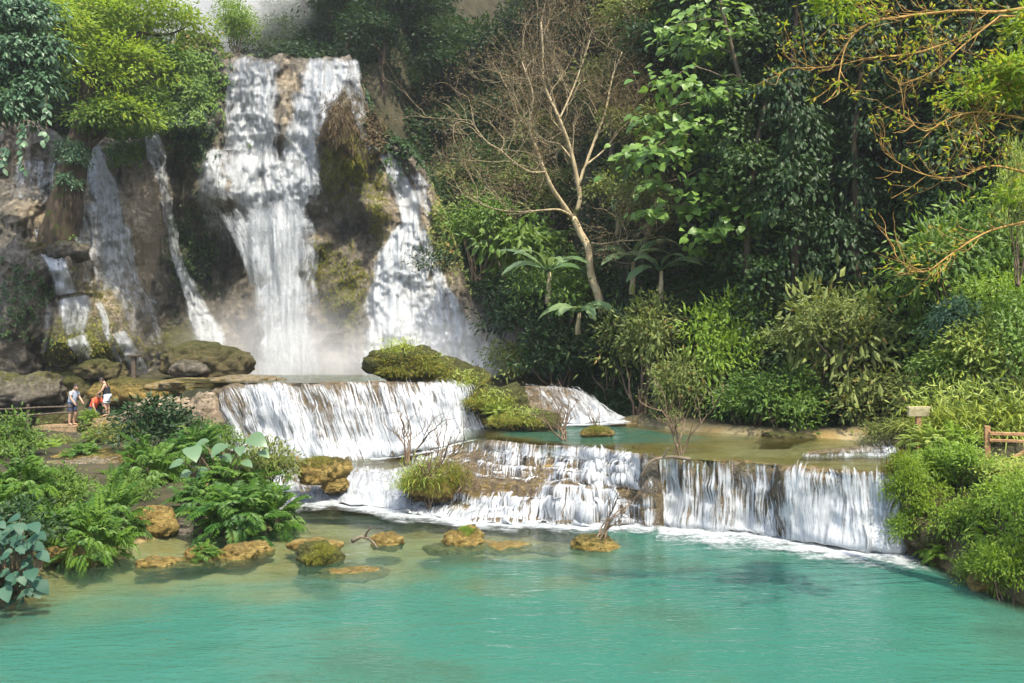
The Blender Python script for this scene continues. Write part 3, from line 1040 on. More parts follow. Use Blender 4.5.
b = MB()                                                    # the stream still higher up, seen through the spray
for sd2, (a0, a1) in enumerate(((196, 8), (214, 10))):
    n, m = 60, 16
    s = np.linspace(-1, 1, m)
    t = np.linspace(0, 1, n)
    u = (a0 - 6 * (1 - t))[:, None] + s[None] * (a1 + 9 * t)[:, None]
    v = (-60 + 112 * t)[:, None] + 0 * s[None]
    dd = (56 - 4.0 * t)[:, None] + 0 * s[None] - 0.5 * fbm(np.stack([u * .1, v * .06, 0 * u], -1), 70 + sd2, 3)
    fl = np.stack([u * .07, v * .07, 0 * u + sd2 * 9], -1)
    b.add(np.stack([(u - 512) / FPX * dd, dd, CH + (HZ - v) / FPX * dd], -1).reshape(-1, 3), None, grid_quads(n, m), flow=fl.reshape(-1, 3), dens=(0.9 - 0.5 * np.abs(s)[None] ** 3 + 0 * u).ravel())
tag(b.build('waterfall', fall_far), 'hazy waterfall high above the brink, half hidden by spray', 'waterfall')

# ================================================================ the travertine steps
step_rock = rock_mat('travertine_step', (0.15, 0.11, 0.055), (0.24, 0.18, 0.105), cm=(0.13, 0.10, 0.018), cd=(0.04, 0.034, 0.024), scale=1.4, wet=0.6, trav=(0.30, 0.25, 0.18))
fall_near = fall_mat('white_water', su=(3.4, 0.55), fine=(17.0, 1.6), soft=0.2, w=(.32, .40, .28), lo=.62, wp=.30, top=.92)
foam_w = foam_mat('foam')
fall_strand = fall_mat('white_strands', col=(.56, .575, .58), su=(3.2, 0.4), fine=(21.0, 1.0), soft=0.12, w=(.30, .50, .20), lo=.7, wp=.22, top=.93)


def cascade(lip, base, prof, label, seed, dens, z_rough=0.10, dark=0.2, trav=0.3, moss=0.15, layers=((0.04, 0.03), (0.15, -0.12)), stepu=0.07, lobes=0.16, mat=None, jag=0.0, foam=0.0, m=64):
    L, B = PW(lip), PW(base)
    length = max(np.sum(np.linalg.norm(np.diff(L, axis=0), axis=1)), np.sum(np.linalg.norm(np.diff(B, axis=0), axis=1)))
    n = int(length / stepu)
    tl = np.linspace(0, 1, len(L))
    l, bs = catmull(L, n), catmull(B, n)
    pr = np.array(prof, float)
    c = catmull(pr, m)
    f, zf, wd = c[:, 0], c[:, 1], np.clip(c[:, 2], 0, 1.2)
    hor = l[:, None, :2] + (bs - l)[:, None, :2] * f[None, :, None]
    dirn = (bs - l)[:, :2]
    far = np.linalg.norm(dirn, axis=1, keepdims=True)
    ave = norm(np.array([[np.median(dirn[:, 0]), np.median(dirn[:, 1])]]))
    sm = norm(dirn * 0.5 + ave * 0.5 * np.maximum(far, .05))
    lim = np.clip(f, 0, 1)
    over = np.where(f < 0, f, np.where(f > 1, f - 1, 0)) * 1.0
    hor = l[:, None, :2] + (bs - l)[:, None, :2] * lim[None, :, None] + sm[:, None] * over[None, :, None]
    z = bs[:, None, 2] + (l - bs)[:, None, 2] * zf[None]
    if jag:                                             # many small uneven ledges
        qq = np.stack([np.repeat(np.arange(n)[:, None] * stepu, m, 1), np.repeat(f[None] * 1.6, n, 0), 0 * z], -1)
        f2 = f[None] + jag * fbm(qq * np.array([.8, .9, 1]), seed + 20, 4) * (sstep(0, .12, f) * sstep(1.0, .85, f))[None]
        z = bs[:, None, 2] + (l - bs)[:, None, 2] * np.interp(f2, f, zf)
    S = np.concatenate([hor, z[..., None]], -1)
    sgn = np.arange(n)[:, None] * stepu
    lob = vnoise(np.stack([sgn[:, 0] * 1.15, 0 * sgn[:, 0], 0 * sgn[:, 0] + seed], -1), seed) + 0.6 * vnoise(np.stack([sgn[:, 0] * 2.9, 0 * sgn[:, 0], 0 * sgn[:, 0] + seed], -1), seed + 1)
    face = sstep(-0.4, 0.05, f) * sstep(1.25, 0.95, f)
    S[..., :2] += sm[:, None] * (lobes * lob[:, None] * face[None])[..., None]
    nr = norm(np.cross(np.gradient(S, axis=1), np.gradient(S, axis=0)))
    ref = np.concatenate([sm, np.full((n, 1), 0.8)], 1)[:, None]
    nr = nr * np.where((nr * ref).sum(-1, keepdims=True) < 0, -1, 1)
    arc = np.concatenate([np.zeros((n, 1)), np.cumsum(np.linalg.norm(np.diff(S, axis=1), axis=2), 1)], 1)
    q = np.stack([np.repeat(sgn, m, 1), arc, np.full(arc.shape, seed * 2.3)], -1)
    vert = 1 - np.abs(nr[..., 2])
    rib = 1 - np.abs(vnoise(q * np.array([2.6, 0.5, 1]), seed + 4))
    hgt = z_rough * (fbm(S * 1.5, seed + 5, 4) + 0.8 * (rib - 0.5) * vert) * (0.35 + 0.65 * vert)
    R = S + nr * hgt[..., None]
    sink = sstep(1.0, 1.15, f)[None] * 0.3
    back = sstep(-0.2, -0.6, f)[None] * 0.25
    Rr = R.copy()
    Rr[..., 2] -= sink + back
    rb = MB()
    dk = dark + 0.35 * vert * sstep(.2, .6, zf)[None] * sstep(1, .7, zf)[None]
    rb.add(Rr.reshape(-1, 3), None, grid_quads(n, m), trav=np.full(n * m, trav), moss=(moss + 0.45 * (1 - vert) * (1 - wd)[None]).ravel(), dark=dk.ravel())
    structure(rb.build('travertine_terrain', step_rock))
    un = np.linspace(0, 1, n)
    dv = np.interp(un, [q_[0] for q_ in dens], [q_[1] for q_ in dens])
    wb = MB()
    for k, (off, dd) in enumerate(layers):
        lump = 0.04 * (k + 1) * fbm(q * np.array([3.5, 1.5, 1]) + k * 9, seed + 8 + k, 4)
        ease = (sstep(-.35, .15, f) * sstep(1.05, .9, f))[None]
        Wv = R + nr * ((off + lump) * ease + 0.012 * (k + 1))[..., None]
        flt = sstep(.88, 1.0, f)[None]
        fz = bs[:, None, 2] + 0.012 + 0.012 * k + (0.10 * np.abs(fbm(q * np.array([2.5, 2.5, 1]), seed + 3, 3))) * sstep(1.6, 1.0, f)[None]
        Wv[..., 2] = Wv[..., 2] * (1 - flt) + fz * flt
        patch = 0.16 * fbm(q * np.array([0.9, 0.15, 1]), seed + 12, 3)
        den = (dv[:, None] + dd + patch) * wd[None] - 0.3 * (1 - np.clip(wd, 0, 1))[None]
        en = sstep(0, 0.02, un) * sstep(1, 0.98, un)
        den = den * en[:, None] - 0.4 * (1 - en[:, None])
        fl = q + np.array([k * 31.0, 0, k * 5.0])
        wb.add(Wv.reshape(-1, 3), None, grid_quads(n, m), flow=fl.reshape(-1, 3), dens=den.ravel())
    o = tag(wb.build('waterfall', mat or fall_near), label, 'waterfall')
    if foam:
        mf = 26
        t_ = np.linspace(-.25, 1, mf)
        wid = foam * (1 + .45 * fbm(np.stack([sgn[:, 0] * .7, 0 * sgn[:, 0], 0 * sgn[:, 0] + 4], -1), seed + 30, 3))
        pf = bs[:, None, :2] + sm[:, None] * (t_[None] * wid[:, None])[..., None] + sm[:, None] * (lobes * lob)[:, None, None]
        zf_ = bs[:, None, 2] + 0.03 + 0 * pf[..., 0]
        qf = np.concatenate([pf, zf_[..., None]], -1)
        qf[..., 2] += .05 * np.abs(fbm(qf * 3, seed + 31, 3)) * np.exp(-np.clip(t_, 0, 1) * 4)[None]
        dn = (1.25 * (1 - np.clip(t_, 0, 1)) ** 1.15)[None] * (.55 + .6 * np.clip(dv, 0, .9))[:, None]
        dn = dn - .6 * sstep(.05, 0, un)[:, None] - .6 * sstep(.95, 1, un)[:, None] - .3 * sstep(.8, 1, t_)[None]
        fb = MB()
        fb.add(qf.reshape(-1, 3), None, grid_quads(n, mf), dens=dn.ravel())
        fb.build('foam', foam_w, o)
    return o


drop = [(-1.0, .97, 0), (-.45, .985, .0), (-.12, 1.0, .5), (0.0, .985, .74), (.12, .90, .86), (.35, .66, .9), (.6, .36, .97), (.82, .12, 1.05), (1.0, .01, 1.15), (1.12, .0, .6), (1.3, .0, .0)]
cascade(A_lip, A_base, [(-1.5, .97, 0), (-.5, .99, .1), (-.15, 1.0, .55), (0.0, .975, .8), (.12, .88, .9), (.30, .72, .9), (.42, .58, .95), (.55, .42, .95), (.75, .2, 1.0), (1.0, .01, 1.15), (1.12, .0, .6), (1.3, .0, .0)],
        'broad white curtain cascade in the middle below the tall falls', 100, [(0, .25), (.08, .4), (.18, .62), (.3, .72), (.55, .68), (.8, .72), (1, .66)], z_rough=.2, foam=1.2, mat=fall_strand)
cascade(B_lip, B_base, [(-1.2, .97, 0), (-.4, .99, .5), (0, .96, .8), (.2, .75, .8), (.5, .45, .85), (.8, .15, .9), (1.0, .01, 1.1), (1.12, .0, .6), (1.3, .0, .0)],
        'small rounded cascade sliding into the upper pool beside the forest', 140, [(0, .5), (.4, .7), (.7, .85), (1, .9)], z_rough=.14, foam=1.3)
cascade(C_lip, C_base, [(-.9, .97, 0), (-.3, .99, .3), (-.08, 1.0, .6), (0.0, .97, .8), (.04, .84, .95), (.07, .80, .9), (.16, .79, .72), (.19, .68, .95), (.22, .645, .9), (.33, .63, .72), (.36, .53, .95), (.40, .505, .8), (.60, .485, .42), (.66, .47, .5), (.69, .34, .92), (.72, .29, .95), (.80, .27, .8), (.83, .14, .95), (.86, .09, 1), (.94, .07, .9), (.98, .02, 1.05), (1.0, .0, 1.1), (1.12, .0, .6), (1.3, .0, .0)],
        'foaming two step cascade with a brown mossy tread in the middle', 180, [(0, .62), (.2, .70), (.6, .72), (.85, .74), (.95, .6), (1, .55)], z_rough=.10, mat=fall_strand, moss=.3, lobes=.30, jag=.17, m=120, foam=1.9)
cascade(D_lip, D_base, drop, 'long white curtain dropping straight from the upper pool into turquoise water', 220,
        [(0, .35), (.03, .5), (.07, .70), (.3, .68), (.44, .66), (.465, .55), (.485, .56), (.52, .78), (.76, .74), (.88, .68), (.92, .4), (1, .0)], z_rough=.15, dark=.3, moss=.4, lobes=.22, foam=2.7, mat=fall_strand)
cascade(E_lip, E_base, drop, 'low cascade spilling between yellow boulders below the broad curtain', 260, [(0, .5), (.25, .85), (.5, .7), (.7, .85), (1, .9)], z_rough=.12, lobes=.3, jag=.10, foam=2.2)
cascade([(808, 452, 17.6), (840, 449, 18.2), (870, 447.5, 18.5), (898, 448, 18.4)], [(800, 458.5, 17.1), (835, 457.5, 17.3), (870, 457, 17.4), (902, 456, 17.4)],
        [(-.6, .9, 0), (-.1, 1, .6), (.2, .8, .8), (.6, .3, .9), (1, .02, 1.1), (1.3, 0, .9), (1.8, 0, 0)], 'tiny ripple step in the shallow upper pool near the signboard', 300, [(0, .5), (.5, .8), (1, .8)], z_rough=.03, lobes=.06)
# ================================================================ leaf and bark materials
M = {}
M['dark'] = leaf_mat('leaf_dark', (0.010, 0.030, 0.009), (0.035, 0.074, 0.017), 0.3, 0.5, 0.3)  # forest shade partly put into this dark leaf colour
M['mid'] = leaf_mat('leaf_mid', (0.049, 0.108, 0.018), (0.139, 0.224, 0.032), 0.36, 0.5, 0.3)
M['forest'] = leaf_mat('leaf_forest', (0.016, 0.043, 0.011), (0.054, 0.100, 0.023), 0.32, 0.5, 0.3)  # darker copy of the mid green, with the forest's shade in the colour
M['teal'] = leaf_mat('leaf_teal', (0.016, 0.060, 0.036), (0.055, 0.125, 0.080), 0.35, 0.55, 0.25, (0.12, 0.19, 0.12))
M['olive'] = leaf_mat('leaf_olive', (0.072, 0.102, 0.023), (0.208, 0.243, 0.063), 0.34, 0.55, 0.25, (0.286, 0.179, 0.053))
M['bright'] = leaf_mat('leaf_bright', (0.095, 0.183, 0.020), (0.248, 0.353, 0.037), 0.42, 0.5, 0.3, (0.364, 0.271, 0.036))
M['yellow'] = leaf_mat('leaf_yellow', (0.10, 0.185, 0.02), (0.27, 0.36, 0.035), 0.5, 0.5, 0.25, (0.45, 0.30, 0.03))
M['blue'] = leaf_mat('leaf_bluish', (0.031, 0.079, 0.036), (0.091, 0.173, 0.082), 0.3, 0.42, 0.4, (0.208, 0.307, 0.179))
M['fern'] = leaf_mat('leaf_fern', (0.034, 0.101, 0.014), (0.129, 0.228, 0.029), 0.4, 0.48, 0.3, (0.224, 0.159, 0.034))
M['pale'] = leaf_mat('leaf_pale', (0.160, 0.231, 0.037), (0.393, 0.447, 0.099), 0.38, 0.5, 0.3, (0.437, 0.353, 0.116))
M['taro'] = leaf_mat('leaf_taro', (0.055, 0.115, 0.05), (0.13, 0.21, 0.105), 0.35, 0.36, 0.5)
M['banana'] = leaf_mat('leaf_banana', (0.072, 0.141, 0.047), (0.208, 0.282, 0.126), 0.35, 0.42, 0.4)
M['round'] = leaf_mat('leaf_round', (0.072, 0.154, 0.029), (0.195, 0.307, 0.058), 0.42, 0.42, 0.4)
M['brown'] = leaf_mat('leaf_brown', (0.085, 0.062, 0.035), (0.17, 0.125, 0.065), 0.3, 0.7, 0.15)
M['moss'] = leaf_mat('leaf_moss', (0.072, 0.096, 0.013), (0.208, 0.211, 0.032), 0.3, 0.7, 0.15, (0.286, 0.192, 0.042))
M['bark'] = bark_mat('bark_grey_brown', (0.075, 0.058, 0.04), (0.17, 0.135, 0.095), 6)
M['barkdark'] = bark_mat('bark_dark', (0.032, 0.024, 0.016), (0.085, 0.062, 0.040), 5, 0.2)
M['barkpale'] = bark_mat('bark_pale', (0.26, 0.20, 0.115), (0.44, 0.36, 0.22), 7, 0.15)
M['barkorange'] = bark_mat('bark_orange', (0.22, 0.12, 0.035), (0.42, 0.26, 0.08), 12)
M['twig'] = bark_mat('twig_brown', (0.10, 0.07, 0.045), (0.20, 0.14, 0.09), 12)
M['ochre'] = rock_mat('ochre_rock', (0.26, 0.17, 0.036), (0.43, 0.31, 0.09), cm=(0.065, 0.068, 0.012), cd=(0.05, 0.034, 0.018), scale=2.2, trav=(0.40, 0.35, 0.26))
M['grey'] = rock_mat('grey_brown_rock', (0.095, 0.082, 0.060), (0.20, 0.17, 0.125), cm=(0.07, 0.08, 0.016), cd=(0.035, 0.03, 0.024), scale=1.5)
M['mossy'] = rock_mat('mossy_rock', (0.10, 0.08, 0.035), (0.18, 0.14, 0.06), cm=(0.052, 0.060, 0.012), cd=(0.05, 0.04, 0.022), scale=1.8)

Zax = np.array([0, 0, 1.0])


def place(parts, name, label, cat, loc, group=None, rz=0.0, sc=1.0):
    r = thing(name, label, cat, loc, group, rz, sc)
    for nm, me in parts:
        o = bpy.data.objects.new(nm, me)
        C.objects.link(o)
        o.parent = r
    return r


def part_of(root, name, mb, mat, smooth=True):
    """A part built in the coordinates of the place, hung under its thing."""
    o = mb.build(name, mat, None, smooth)
    me = o.data
    co_ = np.empty(len(me.vertices) * 3)
    me.vertices.foreach_get('co', co_)
    me.vertices.foreach_set('co', (co_.reshape(-1, 3) - np.array(root.location[:])).ravel())
    me.update()
    o.parent = root
    return o


# ---------------------------------------------------------------- kinds of plants, each a few variants
def tree_kind(seed, H, cr, nb, br, leaf, per, leafm, barkm, clump=0.6, droop=0.4, trunk=0.16, low=0.35, flat=0.8):
    rng = np.random.default_rng(seed)
    tb, cb = MB(), MB()
    tp = limb(rng, (0, 0, -0.8), (rng.normal() * .4, rng.normal() * .4, H * 0.85), 12, 0.10)
    tube(tb, tp, np.linspace(trunk, trunk * .35, 12), 7)
    blobs = []
    for k in range(nb):
        z = H * (low + (1 - low) * (k + .5) / nb)
        a = rng.random() * 6.283
        rr = cr * (0.25 + 0.75 * math.sin(math.pi * min(0.9, (k + 1.2) / (nb + 1.2)))) * rng.uniform(.45, 1)
        c = np.array([math.cos(a) * rr, math.sin(a) * rr, z + rng.normal() * .3])
        r = br * rng.uniform(.7, 1.25)
        blobs.append((c, (r, r, r * flat)))
        i = int(np.clip((z / H - .12) / .85 * 11, 1, 11))
        tube(tb, limb(rng, tp[i], c, 7, .12), np.linspace(trunk * .4, .02, 7), 5, cap=False)
    crown_leaves(cb, rng, blobs, per, leaf, .5, clump, droop=droop)
    return [('trunk', tb.mesh('trunk', barkm)), ('crown', cb.mesh('crown', leafm, False))]


def column_kind(seed, H, r0, leafm, leaf=0.2, per=44):
    rng = np.random.default_rng(seed)
    tb, cb = MB(), MB()
    tube(tb, limb(rng, (0, 0, -1), (rng.normal() * .5, 0, H * .95), 10, .05), np.linspace(.2, .08, 10), 6)
    blobs = []
    n = int(H / 1.15)
    for k in range(n):
        z = (k + .5) / n * H
        r = r0 * (0.75 + 0.5 * rng.random()) * (1 if k < n - 2 else .7)
        blobs.append((np.array([rng.normal() * r0 * .45, rng.normal() * r0 * .45, z]), (r, r, 1.3)))
    crown_leaves(cb, rng, blobs, per, leaf, .72, .42, droop=1.0, thick=.25, skip=.12)
    return [('trunk', tb.mesh('trunk', M['barkdark'])), ('creeper', cb.mesh('creeper', leafm, False))]


def bush_kind(seed, leafm, leaf=0.105, per=190, nb=7, asp=.45, droop=.35, clump=.3, dry=0.0, tall=1.0, open_=0.18):
    rng = np.random.default_rng(seed)
    tb, cb = MB(), MB()
    blobs = []
    for k in range(nb):
        a = 6.283 * (k + rng.random()) / nb
        rr = rng.uniform(.25, .68) if k else 0
        c = np.array([math.cos(a) * rr, math.sin(a) * rr, (rng.uniform(.28, .72) if k else .75) * tall])
        r = rng.uniform(.34, .52)
        blobs.append((c, (r, r, r * .85)))
        tube(tb, limb(rng, (rng.normal() * .05, rng.normal() * .05, -.25), c, 6, .1), np.linspace(.03, .008, 6), 5, cap=False)
    crown_leaves(cb, rng, blobs, per, leaf, asp, clump, droop=droop, dryp=dry, skip=open_)
    return [('stem', tb.mesh('stem', M['twig'])), ('foliage', cb.mesh('foliage', leafm, False))]


def fern_kind(seed, leafm, n=120, length=.62, width=.16, dome=.62):
    rng = np.random.default_rng(seed)
    cb, tb = MB(), MB()
    for k in range(n):
        d = shell_points(rng, 1, .25)[0]
        base = d * np.array([dome, dome, dome * .85]) * rng.uniform(.35, 1.0) + np.array([0, 0, .12])
        base[2] = max(base[2], .02)
        dr = norm(d * np.array([1, 1, .6]) + rng.normal(size=3) * .3 + np.array([0, 0, .35]))
        frond(cb, rng, base, dr, length * rng.uniform(.65, 1.2), width * rng.uniform(.8, 1.2), 15, rng.uniform(.9, 1.7), np.clip(rng.normal(.5, .22), 0, 1), .3)
    for k in range(6):
        tube(tb, limb(rng, (0, 0, -.2), shell_points(rng, 1, .4)[0] * .5, 5, .1), np.linspace(.03, .01, 5), 5, cap=False)
    return [('stem', tb.mesh('stem', M['twig'])), ('foliage', cb.mesh('foliage', leafm, False))]


def reed_kind(seed, leafm, n=420, h=1.2, w=.035):
    rng = np.random.default_rng(seed)
    cb = MB()
    base = np.stack([rng.normal(size=n) * .38, rng.normal(size=n) * .38, -0.05 + 0 * rng.random(n)], 1)
    d = norm(np.stack([rng.normal(size=n) * .35, rng.normal(size=n) * .35, np.ones(n)], 1) + base * .6)
    blades(cb, rng, base, d, h * rng.uniform(.5, 1.15, n), w * rng.uniform(.7, 1.3, n), rng.random(n), 1.3)
    m = n
    hb_ = base[:m] + d[:m] * (h * rng.uniform(.3, .9, (m, 1)))
    add_leaves(cb, hb_, norm(d[:m] * .3 + rng.normal(size=(m, 3)) * .7 - np.array([0, 0, .3])), Zax + rng.normal(size=(m, 3)) * .3, .2 * rng.uniform(.6, 1.3, m), .2, rng.random(m))
    return [('foliage', cb.mesh('foliage', leafm, False))]


K = {}
K['forest_dark'] = [tree_kind(s, 8.5, 2.7, 8, 1.45, .25, 40, M['dark'], M['barkdark']) for s in (1, 2, 3)]
K['forest_mid'] = [tree_kind(s, 8.0, 2.6, 8, 1.35, .24, 42, M['forest'], M['bark']) for s in (4, 5, 6)]
K['forest_olive'] = [tree_kind(s, 7.5, 2.4, 8, 1.2, .22, 40, M['olive'], M['bark']) for s in (7, 8)]
K['column'] = [column_kind(s, 10.0, 1.15, M['dark']) for s in (11, 12, 13)]
K['column_mid'] = [column_kind(s, 9.0, 1.05, M['forest'], .2) for s in (14, 15)]
K['bush_mid'] = [bush_kind(s, M['mid']) for s in (21, 22)]
K['bush_bright'] = [bush_kind(s, M['bright'], .095, 230) for s in (23, 24)]
K['bush_olive'] = [bush_kind(s, M['olive'], .12, 170, dry=.12) for s in (25, 26)]
K['bush_pale'] = [bush_kind(s, M['pale'], .10, 200, dry=.05) for s in (27, 28)]
K['bush_dark'] = [bush_kind(s, M['dark'], .13, 150) for s in (29, 30)]
K['bush_big'] = [bush_kind(s, M['mid'], .19, 85, asp=.5, droop=.7, clump=.34) for s in (37, 38)]
K['bush_blue'] = [bush_kind(s, M['blue'], .15, 120, asp=.5, droop=.7) for s in (31, 32)]
K['bush_yellow'] = [bush_kind(s, M['yellow'], .10, 200) for s in (33, 34)]
K['bush_moss'] = [bush_kind(s, M['moss'], .13, 260, clump=.24, droop=.9, dry=.4, open_=.12, asp=.16) for s in (35, 36)]
K['fern'] = [fern_kind(s, M['fern']) for s in (41, 42, 43)]
K['fern_pale'] = [fern_kind(s, M['pale'], 110, .6, .13) for s in (44, 45)]
K['fern_bright'] = [fern_kind(s, M['bright'], 110, .6, .15) for s in (46, 47)]
K['reed'] = [reed_kind(s, M['pale']) for s in (48, 49)]
K['tuft'] = [reed_kind(s, M['pale'], 300, .95, .035) for s in (51, 52)]
_rr = np.random.default_rng(77)


def plant(kind, name, label, cat, px, py, D, width, height=None, group=None, base_z=None, i=None, sink=0.1):
    """Stands on the ground where the sight line of (px, py) comes down at distance D; width and height in metres."""
    v = K[kind][int(_rr.integers(len(K[kind]))) if i is None else i % len(K[kind])]
    x = (px - 512) / FPX * D
    z = CH + (HZ - py) / FPX * D if base_z is None else base_z
    height = height or width * .5
    return place(v, name, label, cat, (x, D, z - sink), group, float(_rr.random() * 6.28), (width / 2, width / 2, height))


# ================================================================ the forest wall
def zone(px, z):
    a = ('beside the flowstone fall' if px < 470 else 'behind the bare tree' if px < 640 else 'around the round leaved tree' if px < 775
         else 'in the creeper wall' if px < 905 else 'above the signboard')
    return a, ('high on the slope' if z > 14 else 'halfway up the slope' if z > 7 else 'low on the slope')


rng = np.random.default_rng(5)
rows = [(1.8, 0), (4.2, 1), (6.8, 0), (9.6, 1), (12.6, 0), (16.0, 1)]
for h, odd in rows:
    x = -1.0 + odd * 1.6
    while x < 27:
        xx = x + rng.normal() * .5
        D = float(hill_foot(xx)) + h + rng.normal() * .5
        x += 2.45 + h * .04
        px = 512 + FPX * xx / D
        z = ground_at(xx, D)
        if px < 415 or px > 1090 or CH + 1.4 * D * .36 < z - 8:
            continue
        if (HZ - (z + 1 - CH) / D * FPX) < -60:
            continue
        zn, lv = zone(px, z)
        q = rng.random()
        if px > 770:
            kd = 'column' if q < .62 else 'column_mid' if q < .78 else 'forest_dark'
        elif px > 640:
            kd = 'forest_dark' if q < .6 else 'column'
        else:
            kd = 'forest_dark' if q < .45 else 'forest_mid' if q < .7 else 'forest_olive'
        if h < 2.5 and px > 600:
            continue
        desc = {'column': 'tree draped in dark creeper', 'column_mid': 'tree draped in mid green creeper', 'forest_dark': 'dark green tree', 'forest_mid': 'mid green tree', 'forest_olive': 'dull olive tree'}[kd]
        s = rng.uniform(.8, 1.15) * (0.85 if h < 4 else 1)
        place(K[kd][int(rng.integers(len(K[kd])))], 'creeper_covered_tree' if 'col' in kd else 'forest_tree', f'{desc} {zn}, {lv}', 'tree', (xx, D, z - .2), f'{desc}s {zn}, {lv}', rng.random() * 6.28, s)

for h in (2.9, 5.4, 8.4):                                # the creeper wall is closer grown
    x = 7.2
    while x < 15:
        xx = x + rng.normal() * .3
        D = float(hill_foot(xx)) + h + rng.normal() * .3
        x += 1.75
        px = 512 + FPX * xx / D
        z = ground_at(xx, D)
        zn, lv = zone(px, z)
        kd = 'column' if rng.random() < .6 else 'column_mid'
        desc = {'column': 'narrow tree draped in dark creeper', 'column_mid': 'narrow tree draped in mid green creeper'}[kd]
        place(K[kd][int(rng.integers(len(K[kd])))], 'creeper_covered_tree', f'{desc} {zn}, {lv}', 'tree', (xx, D, z - .2), f'{desc}s {zn}, {lv}', rng.random() * 6.28, (rng.uniform(.75, 1.0), rng.uniform(.75, 1.0), rng.uniform(.9, 1.25)))
for i, (px, py, D, s, kd, lab) in enumerate([
        (262, 62, 53, 1.0, 'forest_mid', 'pale hazy tree standing on the brink above the main fall'),
        (300, 52, 57, 1.2, 'forest_dark', 'dark hazy tree behind the brink of the main fall'),
        (345, 62, 52, 1.1, 'forest_dark', 'dark tree just right of the main fall brink'),
        (385, 95, 48, 1.05, 'forest_dark', 'shadowy tree leaning over the right side of the main fall'),
        (420, 120, 46, 1.0, 'forest_mid', 'mid green tree above the right hand waterfall chute'),
        (400, 40, 56, 1.2, 'forest_dark', 'dark tree on the high slope above the right hand waterfall'),
        (455, 190, 43.5, .85, 'forest_dark', 'dark tree crowding the top of the flowstone apron'),
        (330, 10, 64, 1.3, 'forest_mid', 'far tree highest on the slope over the main fall'),
        (215, 20, 66, 1.2, 'forest_mid', 'far tree behind the hazy upper fall'),
        (150, 40, 58, 1.3, 'forest_dark', 'dark tree far behind the leaning tree crown'),
        (100, 60, 52, 1.2, 'forest_dark', 'dark tree standing on the cliff left of the spray'),
        (40, 80, 47, 1.2, 'forest_dark', 'dark tree on the cliff at the left edge'),
        (-20, 110, 43, 1.2, 'forest_dark', 'dark tree at the far left behind hanging leaves'),
        (450, 30, 58, 1.3, 'forest_dark', 'dark tree on the high slope left of the bare tree'),
        (478, 90, 47, 1.1, 'forest_mid', 'mid green tree rising behind the top of the flowstone apron'),
        (500, 30, 50, 1.3, 'forest_dark', 'tall dark tree directly behind the left limbs of the bare tree'),
        (470, 10, 54, 1.3, 'forest_mid', 'mid green tree filling the gap above the right hand chute'),
        (472, -15, 51, 1.3, 'forest_dark', 'dark tree at the very top behind the twigs of the bare tree'),
        (488, 10, 46.5, 1.2, 'forest_olive', 'dull olive tree high behind the leftmost twigs of the bare tree'),
        (440, 160, 45.5, .9, 'forest_olive', 'olive tree perched on the rim beside the right hand chute'),
]):
    x = (px - 512) / FPX * D
    z = ground_at(x, D)
    place(K[kd][i % len(K[kd])], 'forest_tree', lab, 'tree', (x, D, z - .3), None, i * 1.3, s)

# undergrowth that nobody could count, all over the slopes
rng = np.random.default_rng(9)
ub = MB()
n = 380000
x = rng.uniform(-32, 30, n)
hh = rng.random(n) ** 1.2 * 26
y = np.where(x < -1, rng.uniform(44.5, 72, n), hill_foot(x) + hh)
keep = (fbm(np.stack([x, y, 0 * x], 1) * .6, 3, 3) > -.7) & (np.abs((x / y) * FPX) < 560) & ~((x < -15) & (x > -26) & (y > 48) & (np.abs(x / y * FPX + 305) < 45))
x, y = x[keep], y[keep]
z = ground_z(x, y) + rng.random(len(x)) ** 2 * 1.0
cl = fbm(np.stack([x, y, z], 1) * .9, 13, 2)
add_leaves(ub, np.stack([x, y, z], 1), np.stack([rng.normal(size=len(x)), rng.normal(size=len(x)) - .8, rng.normal(size=len(x)) * .5], 1), Zax + rng.normal(size=(len(x), 3)) * .4 + np.array([0, -.6, 0]), rng.uniform(.16, .36, len(x)), .55, np.clip(.5 + .35 * cl + rng.normal(size=len(x)) * .15, 0, 1))
structure(ub.build('undergrowth', M['dark'], smooth=False), 'stuff')

